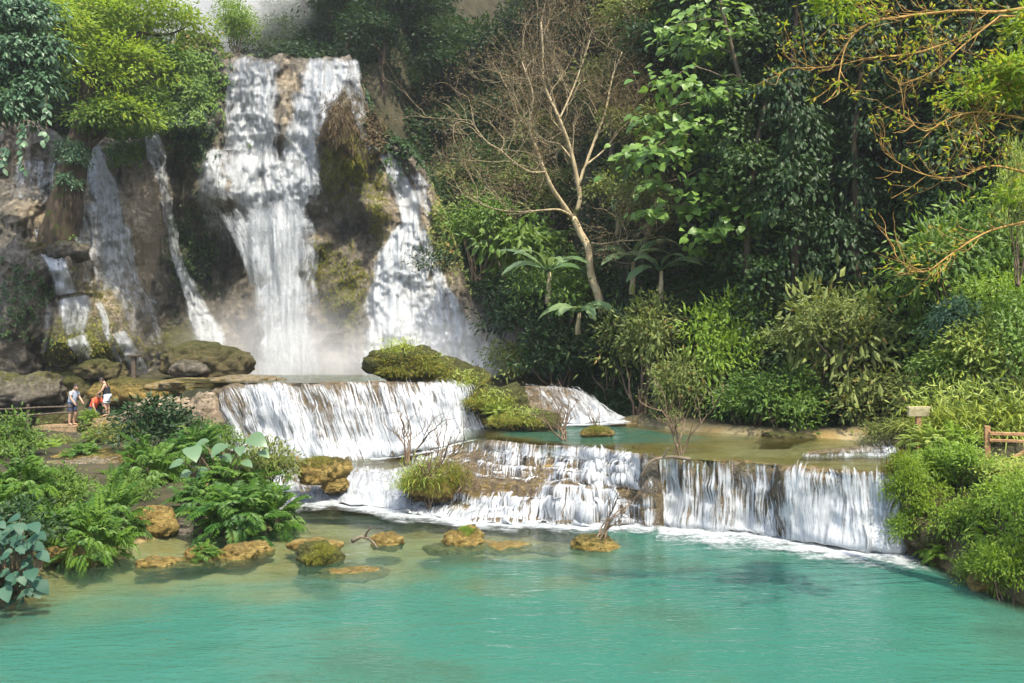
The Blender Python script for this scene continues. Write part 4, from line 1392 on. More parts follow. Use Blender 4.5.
# ================================================================ shrubs along the far shore
SH = [
    ('bush_olive', 'grey green shrub with drooping leaves left of the bright round shrub', 640, 392, 27.0, 3.3, 3.0),
    ('bush_dark', 'dark shrub in shadow behind the grey green shrub', 612, 392, 29.5, 3.6, 2.8),
    ('bush_bright', 'bright green round shrub lit on top beyond the upper pool', 722, 412, 25.6, 3.5, 3.5),
    ('bush_olive', 'brownish olive shrub overhanging the water below the bright round shrub', 675, 428, 25.0, 2.3, 2.2),
    ('bush_mid', 'low green shrub trailing into the upper pool', 745, 432, 23.6, 2.7, 1.6),
    ('bush_olive', 'broad olive shrub with a visible bent trunk at the middle of the far shore', 830, 425, 23.6, 4.4, 3.9),
    ('bush_mid', 'dark green shrub under the broad olive shrub', 795, 436, 22.6, 2.8, 1.9),
    ('bush_olive', 'dull shrub right of the broad olive shrub by the shore', 880, 440, 21.4, 2.5, 1.8),
    ('bush_mid', 'green shrub climbing the slope above the broad olive shrub', 905, 400, 23.5, 3.8, 3.4),
    ('bush_dark', 'shaded shrub behind the bright round shrub', 765, 385, 27.0, 4.2, 3.2),
    ('bush_dark', 'shaded shrub between the far shore and the creeper wall', 850, 370, 26.5, 4.5, 3.0),
    ('bush_mid', 'leafy shrub high on the slope over the signboard', 965, 330, 21.0, 3.8, 3.2),
    ('bush_dark', 'dark shrub low beside the small rounded cascade', 560, 384, 31.0, 3.8, 2.3),
    ('bush_olive', 'misty olive shrub at the foot of the flowstone apron', 515, 384, 33.0, 3.0, 1.7),
    ('bush_big', 'broad leaved green shrub hanging beside the right hand waterfall', 524, 296, 37.0, 4.8, 3.4),
    ('bush_mid', 'dark green bush with flat sprays behind the apron of water', 478, 262, 37.5, 4.6, 3.0),
    ('bush_mid', 'green bush behind the banana plants', 560, 330, 32, 4.0, 3.0),
    ('bush_dark', 'dark bush left of the banana plants', 522, 345, 33.5, 4.0, 2.6),
    ('bush_bright', 'small sunlit bush on the brink above the main fall', 238, 48, 50, 3.6, 2.6),
]
for kd, lab, px, py, D, w, h in SH:
    plant(kd, 'shrub', lab, 'shrub', px, py, D, w, h)
r0 = thing('shrub_trunk_tree', 'small bent tree trunk rising through the broad olive shrub', 'tree', P(850, 432, 22.6))
b = MB()
tube(b, catmull([P(858, 434, 22.5), P(856, 400, 22.5), P(846, 378, 22.4), P(828, 355, 22.2), P(812, 335, 22.2)], 14), np.linspace(.09, .03, 14), 6)
tube(b, catmull([P(855, 395, 22.5), P(864, 365, 22.4), P(872, 340, 22.3)], 8), np.linspace(.05, .02, 8), 5)
tube(b, catmull([P(848, 380, 22.4), P(842, 345, 22.1), P(848, 318, 22)], 8), np.linspace(.05, .02, 8), 5)
part_of(r0, 'trunk', b, M['bark'])
b = MB()
rng = np.random.default_rng(31)
crown_leaves(b, rng, [(P(812, 332, 22.2), (.8, .7, .45)), (P(872, 335, 22.3), (.8, .7, .5)), (P(845, 316, 22), (.9, .7, .4)), (P(780, 345, 22.6), (.6, .6, .4))], 110, .13, .5, .32, droop=.4)
part_of(r0, 'crown', b, M['olive'], False)
r0.name = 'small_tree'

# ================================================================ the bare pale tree
rng = np.random.default_rng(12)
r0 = thing('bare_tree', 'pale leafless tree with many fine brown twigs against the dark forest', 'tree', P(602, 316, 29.5))
tb, lb = MB(), MB()
pt = lambda *L: np.array([P(*q) for q in L])
trunk = catmull(pt((604, 318, 29.5), (598, 295, 29.5), (591, 274, 29.6), (588, 248, 29.6), (580, 232, 29.7), (573, 217, 29.7)), 22)
tube(tb, trunk, np.linspace(.16, .125, 22), 9)
ends = []
limbs = [
    (pt((573, 219, 29.7), (580, 200, 29.6), (578, 184, 29.5), (570, 148, 29.3), (558, 116, 29.0), (544, 84, 28.9), (543, 52, 28.8), (541, 22, 28.7)), .12, .035),
    (pt((579, 186, 29.5), (583, 172, 29.5), (594, 142, 29.8), (605, 113, 30.2), (612, 79, 30.5), (622, 52, 30.8)), .085, .025),
    (pt((573, 219, 29.7), (562, 203, 29.4), (552, 188, 29.1), (543, 168, 28.9), (537, 150, 28.7), (529, 127, 28.5), (533, 95, 28.3), (522, 62, 28.2)), .12, .025),
    (pt((545, 172, 28.9), (530, 172, 28.4), (515, 163, 28), (500, 150, 27.7), (486, 141, 27.5), (470, 120, 27.4)), .06, .02),
    (pt((573, 217, 29.7), (560, 210, 29.2), (545, 210, 28.8), (520, 212, 28.3), (500, 210, 27.9), (486, 206, 27.6), (465, 196, 27.3)), .06, .018),
    (pt((560, 118, 29), (570, 96, 29.4), (580, 70, 29.8), (590, 40, 30)), .05, .018),
    (pt((586, 165, 29.6), (604, 150, 30), (622, 128, 30.2), (640, 112, 30.4)), .05, .018),
    (pt((592, 243, 29.6), (602, 244, 29.0), (620, 241, 28.5), (640, 240, 28.2), (662, 236, 28)), .045, .015),
    (pt((576, 165, 29.4), (560, 145, 29.8), (545, 140, 30.2), (520, 120, 30.4)), .05, .018),
]
for L, ra, rb_ in limbs:
    c = catmull(L, 20)
    ra, rb_ = ra * .82, rb_ * .82
    tube(tb, c, np.linspace(ra, rb_, 20), 6)
    for k in range(6, 20):
        if rng.random() < .9:
            d = norm(np.gradient(c, axis=0)[k] * 2 + rng.normal(size=3) * .5 * np.array([1, .6, 1]) + np.array([0, 0, .25]))
            grow(tb, rng, c[k], d, rng.uniform(.8, 1.7), max(.012, .30 * np.interp(k, [0, 19], [ra, rb_])), 3, ends, 3, .5, .1, 4, .66)
part_of(r0, 'trunk', tb, M['barkpale'])
for p_, d in ends:
    m = 6
    add_leaves(lb, p_ + rng.normal(size=(m, 3)) * .2, rng.normal(size=(m, 3)) + d, rng.normal(size=(m, 3)), rng.uniform(.05, .11, m), .6, rng.random(m))
part_of(r0, 'crown', lb, M['brown'], False)

# ================================================================ the round leaved tree
rng = np.random.default_rng(14)
r0 = thing('round_leaved_tree', 'slender tree with bright round leaves in flat sprays before the dark creeper wall', 'tree', P(772, 305, 26.5))
tb, lb = MB(), MB()
tr_ = catmull(pt((774, 312, 26.6), (768, 270, 26.5), (764, 225, 26.4), (757, 170, 26.3), (747, 110, 26.2), (735, 60, 26.2), (722, 10, 26.1), (715, -30, 26)), 26)
tube(tb, tr_, np.linspace(.13, .05, 26), 7)
spr = [(700, 45, 46, 14), (675, 28, 30, 10), (735, 30, 34, 12), (712, 8, 40, 14), (668, 78, 32, 12), (700, 92, 28, 11), (728, 96, 30, 10), (655, 118, 24, 12), (690, 128, 40, 14), (722, 140, 26, 14),
       (650, 150, 28, 16), (680, 152, 26, 12), (655, 182, 16, 10), (705, 178, 22, 10), (690, 206, 46, 14), (735, 200, 38, 16), (760, 188, 28, 12), (650, 212, 22, 8), (715, 232, 26, 12), (740, 225, 34, 14), (700, 250, 16, 7), (778, 172, 30, 9), (765, 212, 20, 14)]
for (px, py, rx, ry) in spr:
    D = 26.2 + rng.uniform(-1.3, .6)
    c = P(px, py, D)
    i = int(np.argmin(np.linalg.norm(tr_ - (c - np.array([0, 0, .5])), axis=1)))
    tube(tb, limb(rng, tr_[i], c, 8, .08, -.08), np.linspace(.035, .012, 8), 5, cap=False)
    m = int(rx * ry / 6.0)
    s = 26.2 / FPX
    off = np.stack([rng.normal(size=m) * rx * s * .52, rng.normal(size=m) * rx * s * .4, rng.normal(size=m) * ry * s * .42], 1)
    off[:, 2] -= 0.25 * (off[:, 0] / (rx * s)) ** 2 * ry * s * 2
    ax = norm(off * np.array([1, 1, .2]) + rng.normal(size=(m, 3)) * .25 + np.array([0, -.35, -.35]))
    nr = norm(Zax + np.array([0, -.45, 0]) + rng.normal(size=(m, 3)) * .28)
    L = rng.uniform(.20, .36, m)
    add_big_leaves(lb, c + off, ax, nr, L, L * .92, 'heart', 6, .5, np.clip(rng.normal(.5, .22, m) + (.25 if py < 60 else 0), 0, 1), .12)
part_of(r0, 'trunk', tb, M['bark'])
part_of(r0, 'crown', lb, M['round'])

# ================================================================ banana plants
rng = np.random.default_rng(15)


def banana(label, px, py, D, n, ln, wd, tilt=.9, h=1.0):
    r = thing('banana_plant', label, 'plant', P(px, py, D))
    sb = MB()
    c = np.array(r.location)
    tube(sb, limb(rng, c - np.array([0, 0, .6]), c + np.array([.05, 0, h]), 6, .03), np.linspace(.12, .06, 6), 8)
    part_of(r, 'stem', sb, M['barkpale'])
    for k in range(n):
        lf = MB()
        a = 6.283 * (k + rng.random() * .5) / n
        el = rng.uniform(.15, tilt)
        d = np.array([math.cos(a) * math.cos(el), -abs(math.sin(a)) * math.cos(el) * .8 if k % 3 else math.sin(a) * .7, math.sin(el)])
        L = ln * rng.uniform(.75, 1.15)
        st = c + np.array([0, 0, h])
        p1 = st + norm(d) * L * .22
        tube(lf, [st, (st + p1) / 2, p1], [.03, .025, .02], 5)
        lf.a.setdefault('tint', [np.zeros(lf.n)])
        add_big_leaves(lf, p1[None], d[None], (Zax + np.array([0, -.5, 0]))[None], L, wd * rng.uniform(.8, 1.2), 'paddle', 16, rng.uniform(.9, 1.5), rng.uniform(.2, 1), .2, .30, rng)
        part_of(r, 'leaf', lf, M['banana'])


banana('banana plant with a pale split leaf hanging below the bare tree trunk', 578, 318, 28.6, 7, 1.35, .5, .5, .2)
banana('banana plant with narrow grey green leaves left of the bare tree trunk', 548, 288, 30.0, 8, 1.9, .42, .8, .6)
banana('banana plant with upright leaves right of the bare tree trunk', 632, 278, 29.0, 8, 1.6, .42, 1.1, .6)
banana('banana plant standing highest on the slope right of the bare tree', 618, 220, 31.5, 7, 1.7, .45, 1.2, .6)
banana('banana plant with arching leaves under the round leaved tree', 660, 285, 28.0, 7, 1.5, .4, .9, .5)
# ================================================================ the leaning tree on the cliff and its neighbours
rng = np.random.default_rng(51)
c0 = cliff_point(60, 242, 0.5)
D0 = c0[1]
r0 = thing('leaning_tree', 'thick brown leaning tree trunk with wide crown overhanging the left falls', 'tree', c0)
tb, lb = MB(), MB()
tc = catmull(pt((50, 276, D0 + .3), (58, 240, D0 + .1), (66, 205, D0 - .1), (71, 175, D0), (80, 140, D0 + .2), (88, 105, D0 + .3), (92, 70, D0 + .2)), 26)
tube(tb, tc, np.interp(np.linspace(0, 1, 26), [0, .1, .25, .45, .7, 1], [.86, .82, .74, .62, .5, .36]) * (1 + .05 * np.sin(np.arange(26) * 1.7)), 14)
blobs = [(100, 35, 1.9, 58, 40), (130, 75, 1.2, 40, 30), (85, 85, .6, 42, 34), (60, 45, .2, 45, 40), (150, 20, 2.5, 40, 32), (120, 120, .8, 34, 20), (152, 110, 1.6, 22, 20), (170, 70, 2.6, 22, 26), (95, 125, .2, 26, 16), (30, 20, .5, 36, 34), (185, 28, 3, 24, 18)]
bl = []
for (px, py, dd, rx, ry) in blobs:
    D = D0 + dd - 1.0
    c = P(px, py, D)
    bl.append((c, (rx * D / FPX, rx * D / FPX * .8, ry * D / FPX)))
    i = int(np.argmin(np.abs(tc[:, 2] - (c[2] - 1.5))))
    tube(tb, limb(rng, tc[max(i, 14)], c, 8, .1), np.linspace(.16, .03, 8), 6, cap=False)
part_of(r0, 'trunk', tb, M['barkdark'])
crown_leaves(lb, rng, bl[:6] + bl[9:], 62, .24, .42, .55, droop=.5, dryp=.04, skip=.12)
part_of(r0, 'crown', lb, M['yellow'], False)
lb = MB()
crown_leaves(lb, rng, bl[5:9], 90, .22, .42, .45, droop=.8, skip=.1)
part_of(r0, 'crown', lb, M['mid'], False)
b = MB()
crown_leaves(b, rng, [(P(72, 160, D0 - .6), (.7, .5, .9)), (P(66, 185, D0 - .75), (.5, .3, .5))], 190, .16, .4, .3, droop=1.2)
tag(b.build('creeper', M['blue'], smooth=False), 'bluish creeper clinging to the upper trunk of the leaning tree', 'creeper')

r0 = thing('bluish_tree', 'bluish green tree with drooping leaf strings at the top left edge', 'tree', P(-30, 330, 30))
tb, lb = MB(), MB()
tube(tb, catmull(pt((-30, 335, 30), (-24, 230, 30), (-14, 120, 29.8), (5, 40, 29.5)), 16), np.linspace(.3, .12, 16), 8)
bl = []
for (px, py, D, rx, ry) in [(15, 70, 29, 30, 34), (-5, 20, 29, 36, 34), (30, 25, 29.4, 26, 26), (8, 115, 28.8, 26, 26), (40, 95, 29.2, 18, 30), (-20, 90, 29, 30, 40), (48, 60, 29.4, 18, 26)]:
    c = P(px, py, D)
    bl.append((c, (rx * D / FPX, rx * D / FPX, ry * D / FPX)))
    tube(tb, limb(rng, P(-14, 120, 29.8), c, 8, .1), np.linspace(.1, .02, 8), 5, cap=False)
crown_leaves(lb, rng, bl, 90, .26, .45, .45, droop=1.2, dryp=.06)
part_of(r0, 'trunk', tb, M['bark'])
part_of(r0, 'crown', lb, M['blue'], False)

for lab, pts_, D, m in [('longest hanging string of pale leaves dangling beside the leaning tree trunk', ((24, 120), (22, 150), (26, 178)), 28.4, 26),
                        ('hanging leaf string close to the left edge', ((4, 130), (6, 150), (3, 168)), 28.6, 16),
                        ('bluish leaf string hanging left of the tree trunk', ((46, 95), (47, 120), (44, 142)), 28.8, 22)]:
    b, lv = MB(), MB()
    c = catmull(np.array([P(x_, y_, D) for x_, y_ in pts_]), 24)
    r0 = thing('hanging_vine', lab, 'vine', c[0])
    tube(b, c, .012, 4)
    k = rng.integers(0, 24, m)
    add_big_leaves(lv, c[k], np.stack([rng.normal(size=m) * .7, rng.normal(size=m) * .4 - .3, -.8 + 0 * k], 1), np.array([0, -1.0, .5]) + rng.normal(size=(m, 3)) * .3, rng.uniform(.2, .34, m), .15, 'oval', 5, .4, rng.uniform(.5, 1, m), dry=rng.random(m))
    part_of(r0, 'stem', b, M['twig'])
    part_of(r0, 'foliage', lv, M['blue'])


def cliff_plants(label, u0, v0, su, sv, n, mat, leaf, asp=.5, out=.35, droop=.8, name='creeper', clump=7):
    m0 = n // clump
    u = np.repeat(u0 + rng.normal(size=m0) * su * .6, clump)
    v = np.repeat(v0 + rng.normal(size=m0) * sv * .6, clump)
    m = len(u)
    u, v = u + rng.normal(size=m) * 1.6, v + rng.normal(size=m) * 2.2
    tv = np.interp(u, _tu, _tv)
    v = np.maximum(v, tv - 3)
    d = cliff_d(u, v) - rng.random(m) * out
    p = np.stack([(u - 512) / FPX * d, d, CH + (HZ - v) / FPX * d], 1)
    ax = np.stack([rng.normal(size=m) * .6, -.5 + rng.normal(size=m) * .3, rng.normal(size=m) * .5 - droop], 1)
    b = MB()
    add_leaves(b, p, ax, np.array([0, -.8, .7]) + rng.normal(size=(m, 3)) * .35, leaf * rng.uniform(.6, 1.3, m), asp, np.clip(np.repeat(rng.random(m0), clump) + rng.normal(size=m) * .12, 0, 1), dry=rng.random(m) ** 3)
    return tag(b.build(name, mat, smooth=False), label, 'plant' if name != 'dry_grass' else 'grass')


ub = MB()
ii = rng.integers(0, nu, 60000)
ii = ii[((us[ii] > 364) & (us[ii] < 520)) | ((us[ii] > 158) & (us[ii] < 222))]
ex = np.stack(extra, 1)
jj = rng.integers(0, len(extra) - 1, len(ii))
w_ = rng.random((len(ii), 1))
pp_ = ex[ii, jj] * (1 - w_) + ex[ii, jj + 1] * w_ + rng.normal(size=(len(ii), 3)) * .12 + np.array([0, 0, .15])
add_leaves(ub, pp_, rng.normal(size=(len(ii), 3)) + np.array([0, -.7, .1]), Zax + rng.normal(size=(len(ii), 3)) * .5 + np.array([0, -.5, 0]), rng.uniform(.16, .34, len(ii)), .5, rng.random(len(ii)))
structure(ub.build('undergrowth', M['dark'], smooth=False), 'stuff')
cliff_plants('dense green creeper covering the rock shoulder left of the main fall', 190, 75, 24, 42, 5200, M['mid'], .26)
cliff_plants('yellowish leaves along the top of the rock shoulder beside the main fall', 192, 42, 26, 10, 1500, M['olive'], .24, droop=.3)
cliff_plants('dark ferns hanging on the shaded rock below the green creeper', 195, 130, 20, 30, 1500, M['dark'], .2)
cliff_plants('brown dead grass hanging over the mossy buttress in the main fall', 340, 118, 20, 22, 3200, M['brown'], .42, .08, .4, 1.6, 'dry_grass', 9)
cliff_plants('olive moss plants on the middle of the buttress', 345, 160, 22, 26, 2600, M['moss'], .16, .3, .2, 1.2)
cliff_plants('mossy plants on the wall under the buttress', 345, 290, 22, 38, 1600, M['moss'], .13, .4, .15, 1.0)
cliff_plants('small dark ferns on the wet wall left of the main plunge', 190, 250, 22, 40, 1500, M['forest'], .16)
cliff_plants('moss fringe under the tan hump in the middle of the falls', 318, 260, 10, 22, 900, M['moss'], .12, .3, .2, 1.2)
cliff_plants('hanging moss along the left edge of the right hand chute', 378, 200, 8, 34, 1100, M['moss'], .13, .3, .2, 1.2)
cliff_plants('ferns growing round the foot of the leaning tree', 56, 240, 12, 6, 500, M['mid'], .15, out=.9)
cliff_plants('ferns on the grey boulders under the leaning tree', 22, 300, 26, 36, 900, M['forest'], .15)
cliff_plants('leafy tufts on the rim right of the leaning tree trunk', 122, 150, 16, 14, 900, M['mid'], .2)
cliff_plants('moss on the boulders between the narrow left streams', 100, 300, 30, 26, 1400, M['moss'], .10, .4, .1)
cliff_plants('dark shrubs covering the rim right of the main fall brink', 394, 98, 18, 44, 3600, M['forest'], .26, out=.7)
cliff_plants('reddish brown scrub between the main fall and the right hand chute', 377, 128, 9, 20, 1200, M['brown'], .28, .4, .8, .1)
cliff_plants('greenery at the right edge of the right hand chute', 446, 225, 12, 34, 2200, M['olive'], .22)
cliff_plants('misty green plants on the dark wall right of the apron', 520, 330, 18, 40, 2600, M['olive'], .2)
cliff_plants('leafy sprays hanging above the thin left hand fall', 140, 122, 24, 9, 2200, M['mid'], .26, droop=1.2, out=.9)
cliff_plants('moss and small ferns on the boulders at the foot of the left cliff', 95, 348, 44, 24, 1500, M['moss'], .12, .4, .1)

# ================================================================ rocks
_sv, _sf = sph(None, 0, 1, 5)


def rock(label, px, py, D, rx, rz, mat='ochre', moss=.25, dark=.15, trav=.1, ry=None, seed=None, name='boulder', rough=.28, base=None):
    """rx, rz: half width and half height in pixels at D."""
    s = D / FPX
    seed = int(px * 7 + py) if seed is None else seed
    r = np.array([rx * s, (ry or rx * .8) * s, rz * s])
    v = _sv.copy()
    q = v * r / max(r.max(), 1e-6) * 1.6 + seed * .37
    k = 1 + rough * fbm(q * 1.0, seed, 3) + .13 * fbm(q * 3.2, seed + 3, 4) + .05 * (1 - np.abs(vnoise(q * 7.0, seed + 5))) - .04 * np.abs(vnoise(q * 14, seed + 9))
    v = np.sign(v) * np.abs(v) ** .88 * k[:, None]
    up = _sv[:, 2]
    zz = v * r
    b = MB()
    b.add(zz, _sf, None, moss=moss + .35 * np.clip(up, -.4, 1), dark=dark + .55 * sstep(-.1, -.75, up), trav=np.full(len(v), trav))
    o = b.build(name, M[mat])
    o.location = tuple(P(px, py, D))
    return tag(o, label, 'rock')


R_ = [
    ('grey boulder wedged against the foot of the leaning tree trunk', 68, 253, D0 - .75, 19, 10, 'grey', .25, .1, .2),
    ('small mossy rock left of the leaning tree foot', 40, 250, D0 - .6, 13, 8, 'mossy', .4, .1, .0),
    ('long ochre ledge covered in yellow moss behind the three people', 142, 392, 32.6, 46, 15, 'ochre', .42, .1, .1),
    ('flat tan ledge leading to the broad curtain cascade', 214, 386, 30.5, 58, 8, 'ochre', .15, .0, .5),
    ('thin yellowish ledge at the top left of the broad curtain', 250, 381, 28.5, 34, 5, 'ochre', .15, .0, .6),
    ('pale travertine slab sloping down left of the broad curtain', 178, 412, 27.0, 46, 13, 'grey', .1, .0, .9),
    ('wet tan dome where thin water slides left of the broad curtain', 208, 422, 25.2, 26, 26, 'grey', .1, .1, .85),
    ('dark mossy boulder with a black hollow at the left edge', 22, 392, 31.5, 40, 19, 'grey', .3, .3, .0),
    ('large rounded brown boulder above the wooden railing at the left edge', -8, 360, 33.0, 40, 30, 'grey', .15, .3, .0),
    ('mossy olive boulder behind the railing', 72, 390, 33.0, 32, 17, 'mossy', .5, .1, .0),
    ('small moss cushion boulder beside the platform post', 50, 424, 30.6, 12, 10, 'mossy', .6, .0, .0),
    ('yellow green boulder under the handrail', 66, 420, 31.0, 14, 8, 'mossy', .45, .0, .0),
    ('dark rock in shadow below the wooden platform', 62, 446, 29.0, 34, 12, 'grey', .1, .5, .0),  # high dark value paints the shade of the hollow under the deck
    ('grey angular rock at the foot of the cliff near the post', 187, 370, 31.5, 17, 8, 'grey', .1, .1, .1),
    ('mossy slab at the foot of the tall dark wall', 204, 364, 33.5, 42, 20, 'mossy', .4, .1, .0),
    ('mossy boulder left of the small capped post', 100, 372, 33.0, 26, 12, 'mossy', .45, .15, .0),
    ('tan earth ledge between the ferns on the left bank', 82, 478, 21.0, 44, 18, 'ochre', .15, .1, .6),
    ('ochre shelf above the tan earth ledge', 105, 458, 22.5, 44, 8, 'ochre', .3, .1, .2),
    ('dark brown rock below the tan ledge', 40, 490, 19.5, 40, 18, 'grey', .3, .4, .0),
    ('bright orange yellow boulder between the two fern mounds', 152, 523, 15.9, 21, 16, 'ochre', .0, .05, .0),
    ('grey wet rock right of the orange yellow boulder', 186, 527, 16.2, 17, 13, 'grey', .1, .2, .2),
    ('low yellow rock at the water edge under the left fern mound', 62, 556, 13.9, 26, 8, 'ochre', .1, .15, .0),
    ('small ochre boulder at the waterline, leftmost of the stepping rocks', 156, 565, 13.7, 18, 8, 'ochre', .1, .1, .0),
    ('rusty boulder with drooping grass at the waterline', 205, 558, 14.1, 18, 11, 'ochre', .1, .1, .0),
    ('golden boulder right of the grass topped rusty boulder', 238, 555, 14.2, 18, 10, 'ochre', .05, .1, .0),
    ('smooth golden boulder touching the fern mound shallows', 252, 550, 14.7, 18, 9, 'ochre', .05, .05, .1),
    ('flat tan rock awash below the golden boulders', 184, 563, 13.9, 24, 2.6, 'ochre', .1, .1, .3),
    ('dark green mossy boulder at the front of the shallows', 319, 559, 13.9, 21, 15, 'mossy', .75, .05, .0),
    ('flat yellow rock just behind the mossy boulder', 318, 546, 15.0, 24, 7, 'ochre', .1, .05, .2),
    ('low flat rock in front right of the mossy boulder', 350, 573, 13.3, 32, 4, 'ochre', .1, .1, .3),
    ('round golden boulder standing alone in the shallows', 387, 541, 15.2, 15, 8.5, 'ochre', .05, .1, .0),
    ('golden mound with a green grassy crown in the pool centre', 465, 542, 15.3, 21, 13, 'ochre', .2, .1, .0),
    ('low tan rock stretching right of the grassy crowned mound', 502, 548, 15.1, 30, 5, 'ochre', .05, .1, .3),
    ('low tan rock left of the grassy crowned mound', 440, 549, 15.1, 16, 4, 'ochre', .05, .1, .3),
    ('ochre mound with a dead shrub near the pool centre', 594, 546, 15.0, 24, 9, 'ochre', .3, .15, .0),
    ('pale rock barely above water left of the dead shrub mound', 556, 549, 15.1, 30, 3, 'ochre', .05, .0, .6),
    ('orange brown rock with dark hollow beside the low cascade', 322, 472, 18.9, 23, 13, 'ochre', .3, .1, .0),
    ('small wet ochre rock under the orange brown rock', 336, 486, 18.8, 12, 8, 'ochre', .1, .35, .0),
    ('ochre rock core of the moss clump with dead twigs', 430, 486, 18.3, 26, 13, 'ochre', .4, .1, .0),
    ('green moss hump tallest of those right of the broad curtain', 402, 364, 25.4, 34, 18, 'mossy', .7, .0, .0),
    ('mossy slope behind the right end of the broad curtain', 448, 384, 26.2, 46, 23, 'mossy', .6, .05, .0),
    ('mossy rock where the slope meets the terrace', 492, 408, 25.4, 40, 22, 'mossy', .6, .1, .0),
    ('yellow green mossy rock at the lower end of the slope', 525, 422, 24.0, 34, 12, 'mossy', .55, .0, .0),
    ('tiny yellow islet in the upper pool', 596, 433, 21.6, 16, 5, 'ochre', .4, .0, .0),
    ('low mossy rock at the far edge of the upper pool', 790, 437, 21.6, 24, 4, 'mossy', .45, .0, .0),
    ('brown rock lip at the gap in the long curtain', 650, 486, 16.75, 9, 30, 'grey', .1, .4, .3),
    ('ochre mossy pillar at the right end of the long curtain', 897, 508, 14.75, 12, 36, 'ochre', .3, .1, .1),
    ('ochre rock showing under the right bank greenery', 915, 530, 14.6, 20, 24, 'ochre', .35, .2, .0),
    ('rusty overhanging rock low on the right bank', 992, 585, 12.2, 22, 22, 'ochre', .3, .3, .0),
    ('dark soil bank under the right hand ferns', 960, 530, 14.2, 55, 40, 'mossy', .4, .3, .0),
]
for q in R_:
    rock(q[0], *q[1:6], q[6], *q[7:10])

# ================================================================ moss cushions and plants on the rocks
for kd, lab, px, py, D, w, h, bz in [
    ('bush_moss', 'green moss cushion on the tallest hump right of the broad curtain', 404, 366, 25.2, 2.0, .6, None),
    ('bush_moss', 'green moss cushion on the front of the tallest hump', 396, 379, 24.9, 1.9, .75, None),
    ('bush_moss', 'small moss cushion at the right of the tallest hump', 424, 380, 25.0, 1.5, .7, None),
    ('bush_moss', 'olive moss thatch sloping down right of the broad curtain', 448, 388, 25.6, 2.2, .62, None),
    ('bush_moss', 'olive moss thatch lower on the slope beside the terrace', 486, 410, 24.7, 1.9, .6, None),
    ('bush_moss', 'yellowish moss thatch at the foot of the slope', 514, 427, 23.4, 1.7, .45, None),
    ('tuft', 'drooping grass tuft on top of the tallest mossy hump', 398, 352, 25.0, 1.2, .7, None),
    ('tuft', 'drooping grass tuft on the right shoulder of the tallest hump', 426, 366, 25.2, 1.2, .7, None),
    ('tuft', 'grass tuft midway down the mossy slope', 462, 384, 25.2, 1.3, .7, None),
    ('tuft', 'grass tuft low on the mossy slope', 494, 404, 24.4, 1.3, .7, None),
    ('tuft', 'yellowish grass tuft at the end of the mossy slope', 522, 420, 23.4, 1.2, .6, None),
    ('tuft', 'straw coloured grass tuft drooping over the moss clump in the low cascade', 424, 478, 17.9, .9, .75, None),
    ('tuft', 'second straw tuft at the left of the moss clump', 408, 486, 17.9, .7, .6, None),
    ('fern_pale', 'small pale fern at the foot of the mossy slope', 500, 418, 23.8, 1.2, .6, None),
    ('bush_moss', 'shaggy yellow moss clump hanging over the low cascade', 428, 498, 18.0, 1.35, .72, None),
    ('bush_moss', 'shaggy moss at the right side of the hanging clump', 452, 496, 18.2, 1.1, .8, None),
    ('bush_moss', 'green moss cap on the dark mossy boulder', 320, 562, 13.7, .66, .36, None),
    ('fern', 'grass tuft drooping over the rusty boulder at the waterline', 205, 557, 14.0, .62, .34, None),
    ('bush_bright', 'tiny green plant crowning the golden mound', 466, 533, 15.2, .34, .16, None),
    ('bush_moss', 'moss skin on the dead shrub mound', 594, 549, 14.9, .8, .22, None),
    ('bush_moss', 'moss tuft on the orange brown rock beside the low cascade', 318, 468, 18.8, .9, .32, None),
    ('bush_moss', 'moss skirt at the right end of the long curtain', 900, 500, 14.5, .7, .9, None),
    ('bush_moss', 'moss tuft on the tiny upper pool islet', 596, 433, 21.5, .8, .25, None),
]:
    plant(kd, 'moss_cushion' if kd == 'bush_moss' else 'grass_tuft' if kd == 'tuft' else 'plant', lab, 'moss' if kd == 'bush_moss' else 'plant', px, py, D, w, h, None, None, None, 0.05)


def dead_shrub(label, px, py, D, hgt, n, seed, lean=0.0, spread=.5, leafy=0):
    rg = np.random.default_rng(seed)
    c = P(px, py, D)
    r = thing('dead_shrub', label, 'shrub', c)
    tb, e = MB(), []
    for k in range(n):
        d = norm(np.array([lean + rg.normal() * spread, rg.normal() * spread * .7, 1.0]))
        grow(tb, rg, c + rg.normal(size=3) * np.array([.05, .05, .02]), d, hgt * rg.uniform(.45, .75), .02 * hgt ** .5, 2, e, 3, .45, .15, 4, .6)
    part_of(r, 'stem', tb, M['twig'])
    if leafy:
        lb = MB()
        for p_, d in e:
            add_leaves(lb, p_ + rg.normal(size=(leafy, 3)) * .06, rg.normal(size=(leafy, 3)) + d, rg.normal(size=(leafy, 3)), rg.uniform(.06, .12, leafy), .4, rg.random(leafy))
        part_of(r, 'foliage', lb, M['olive'], False)


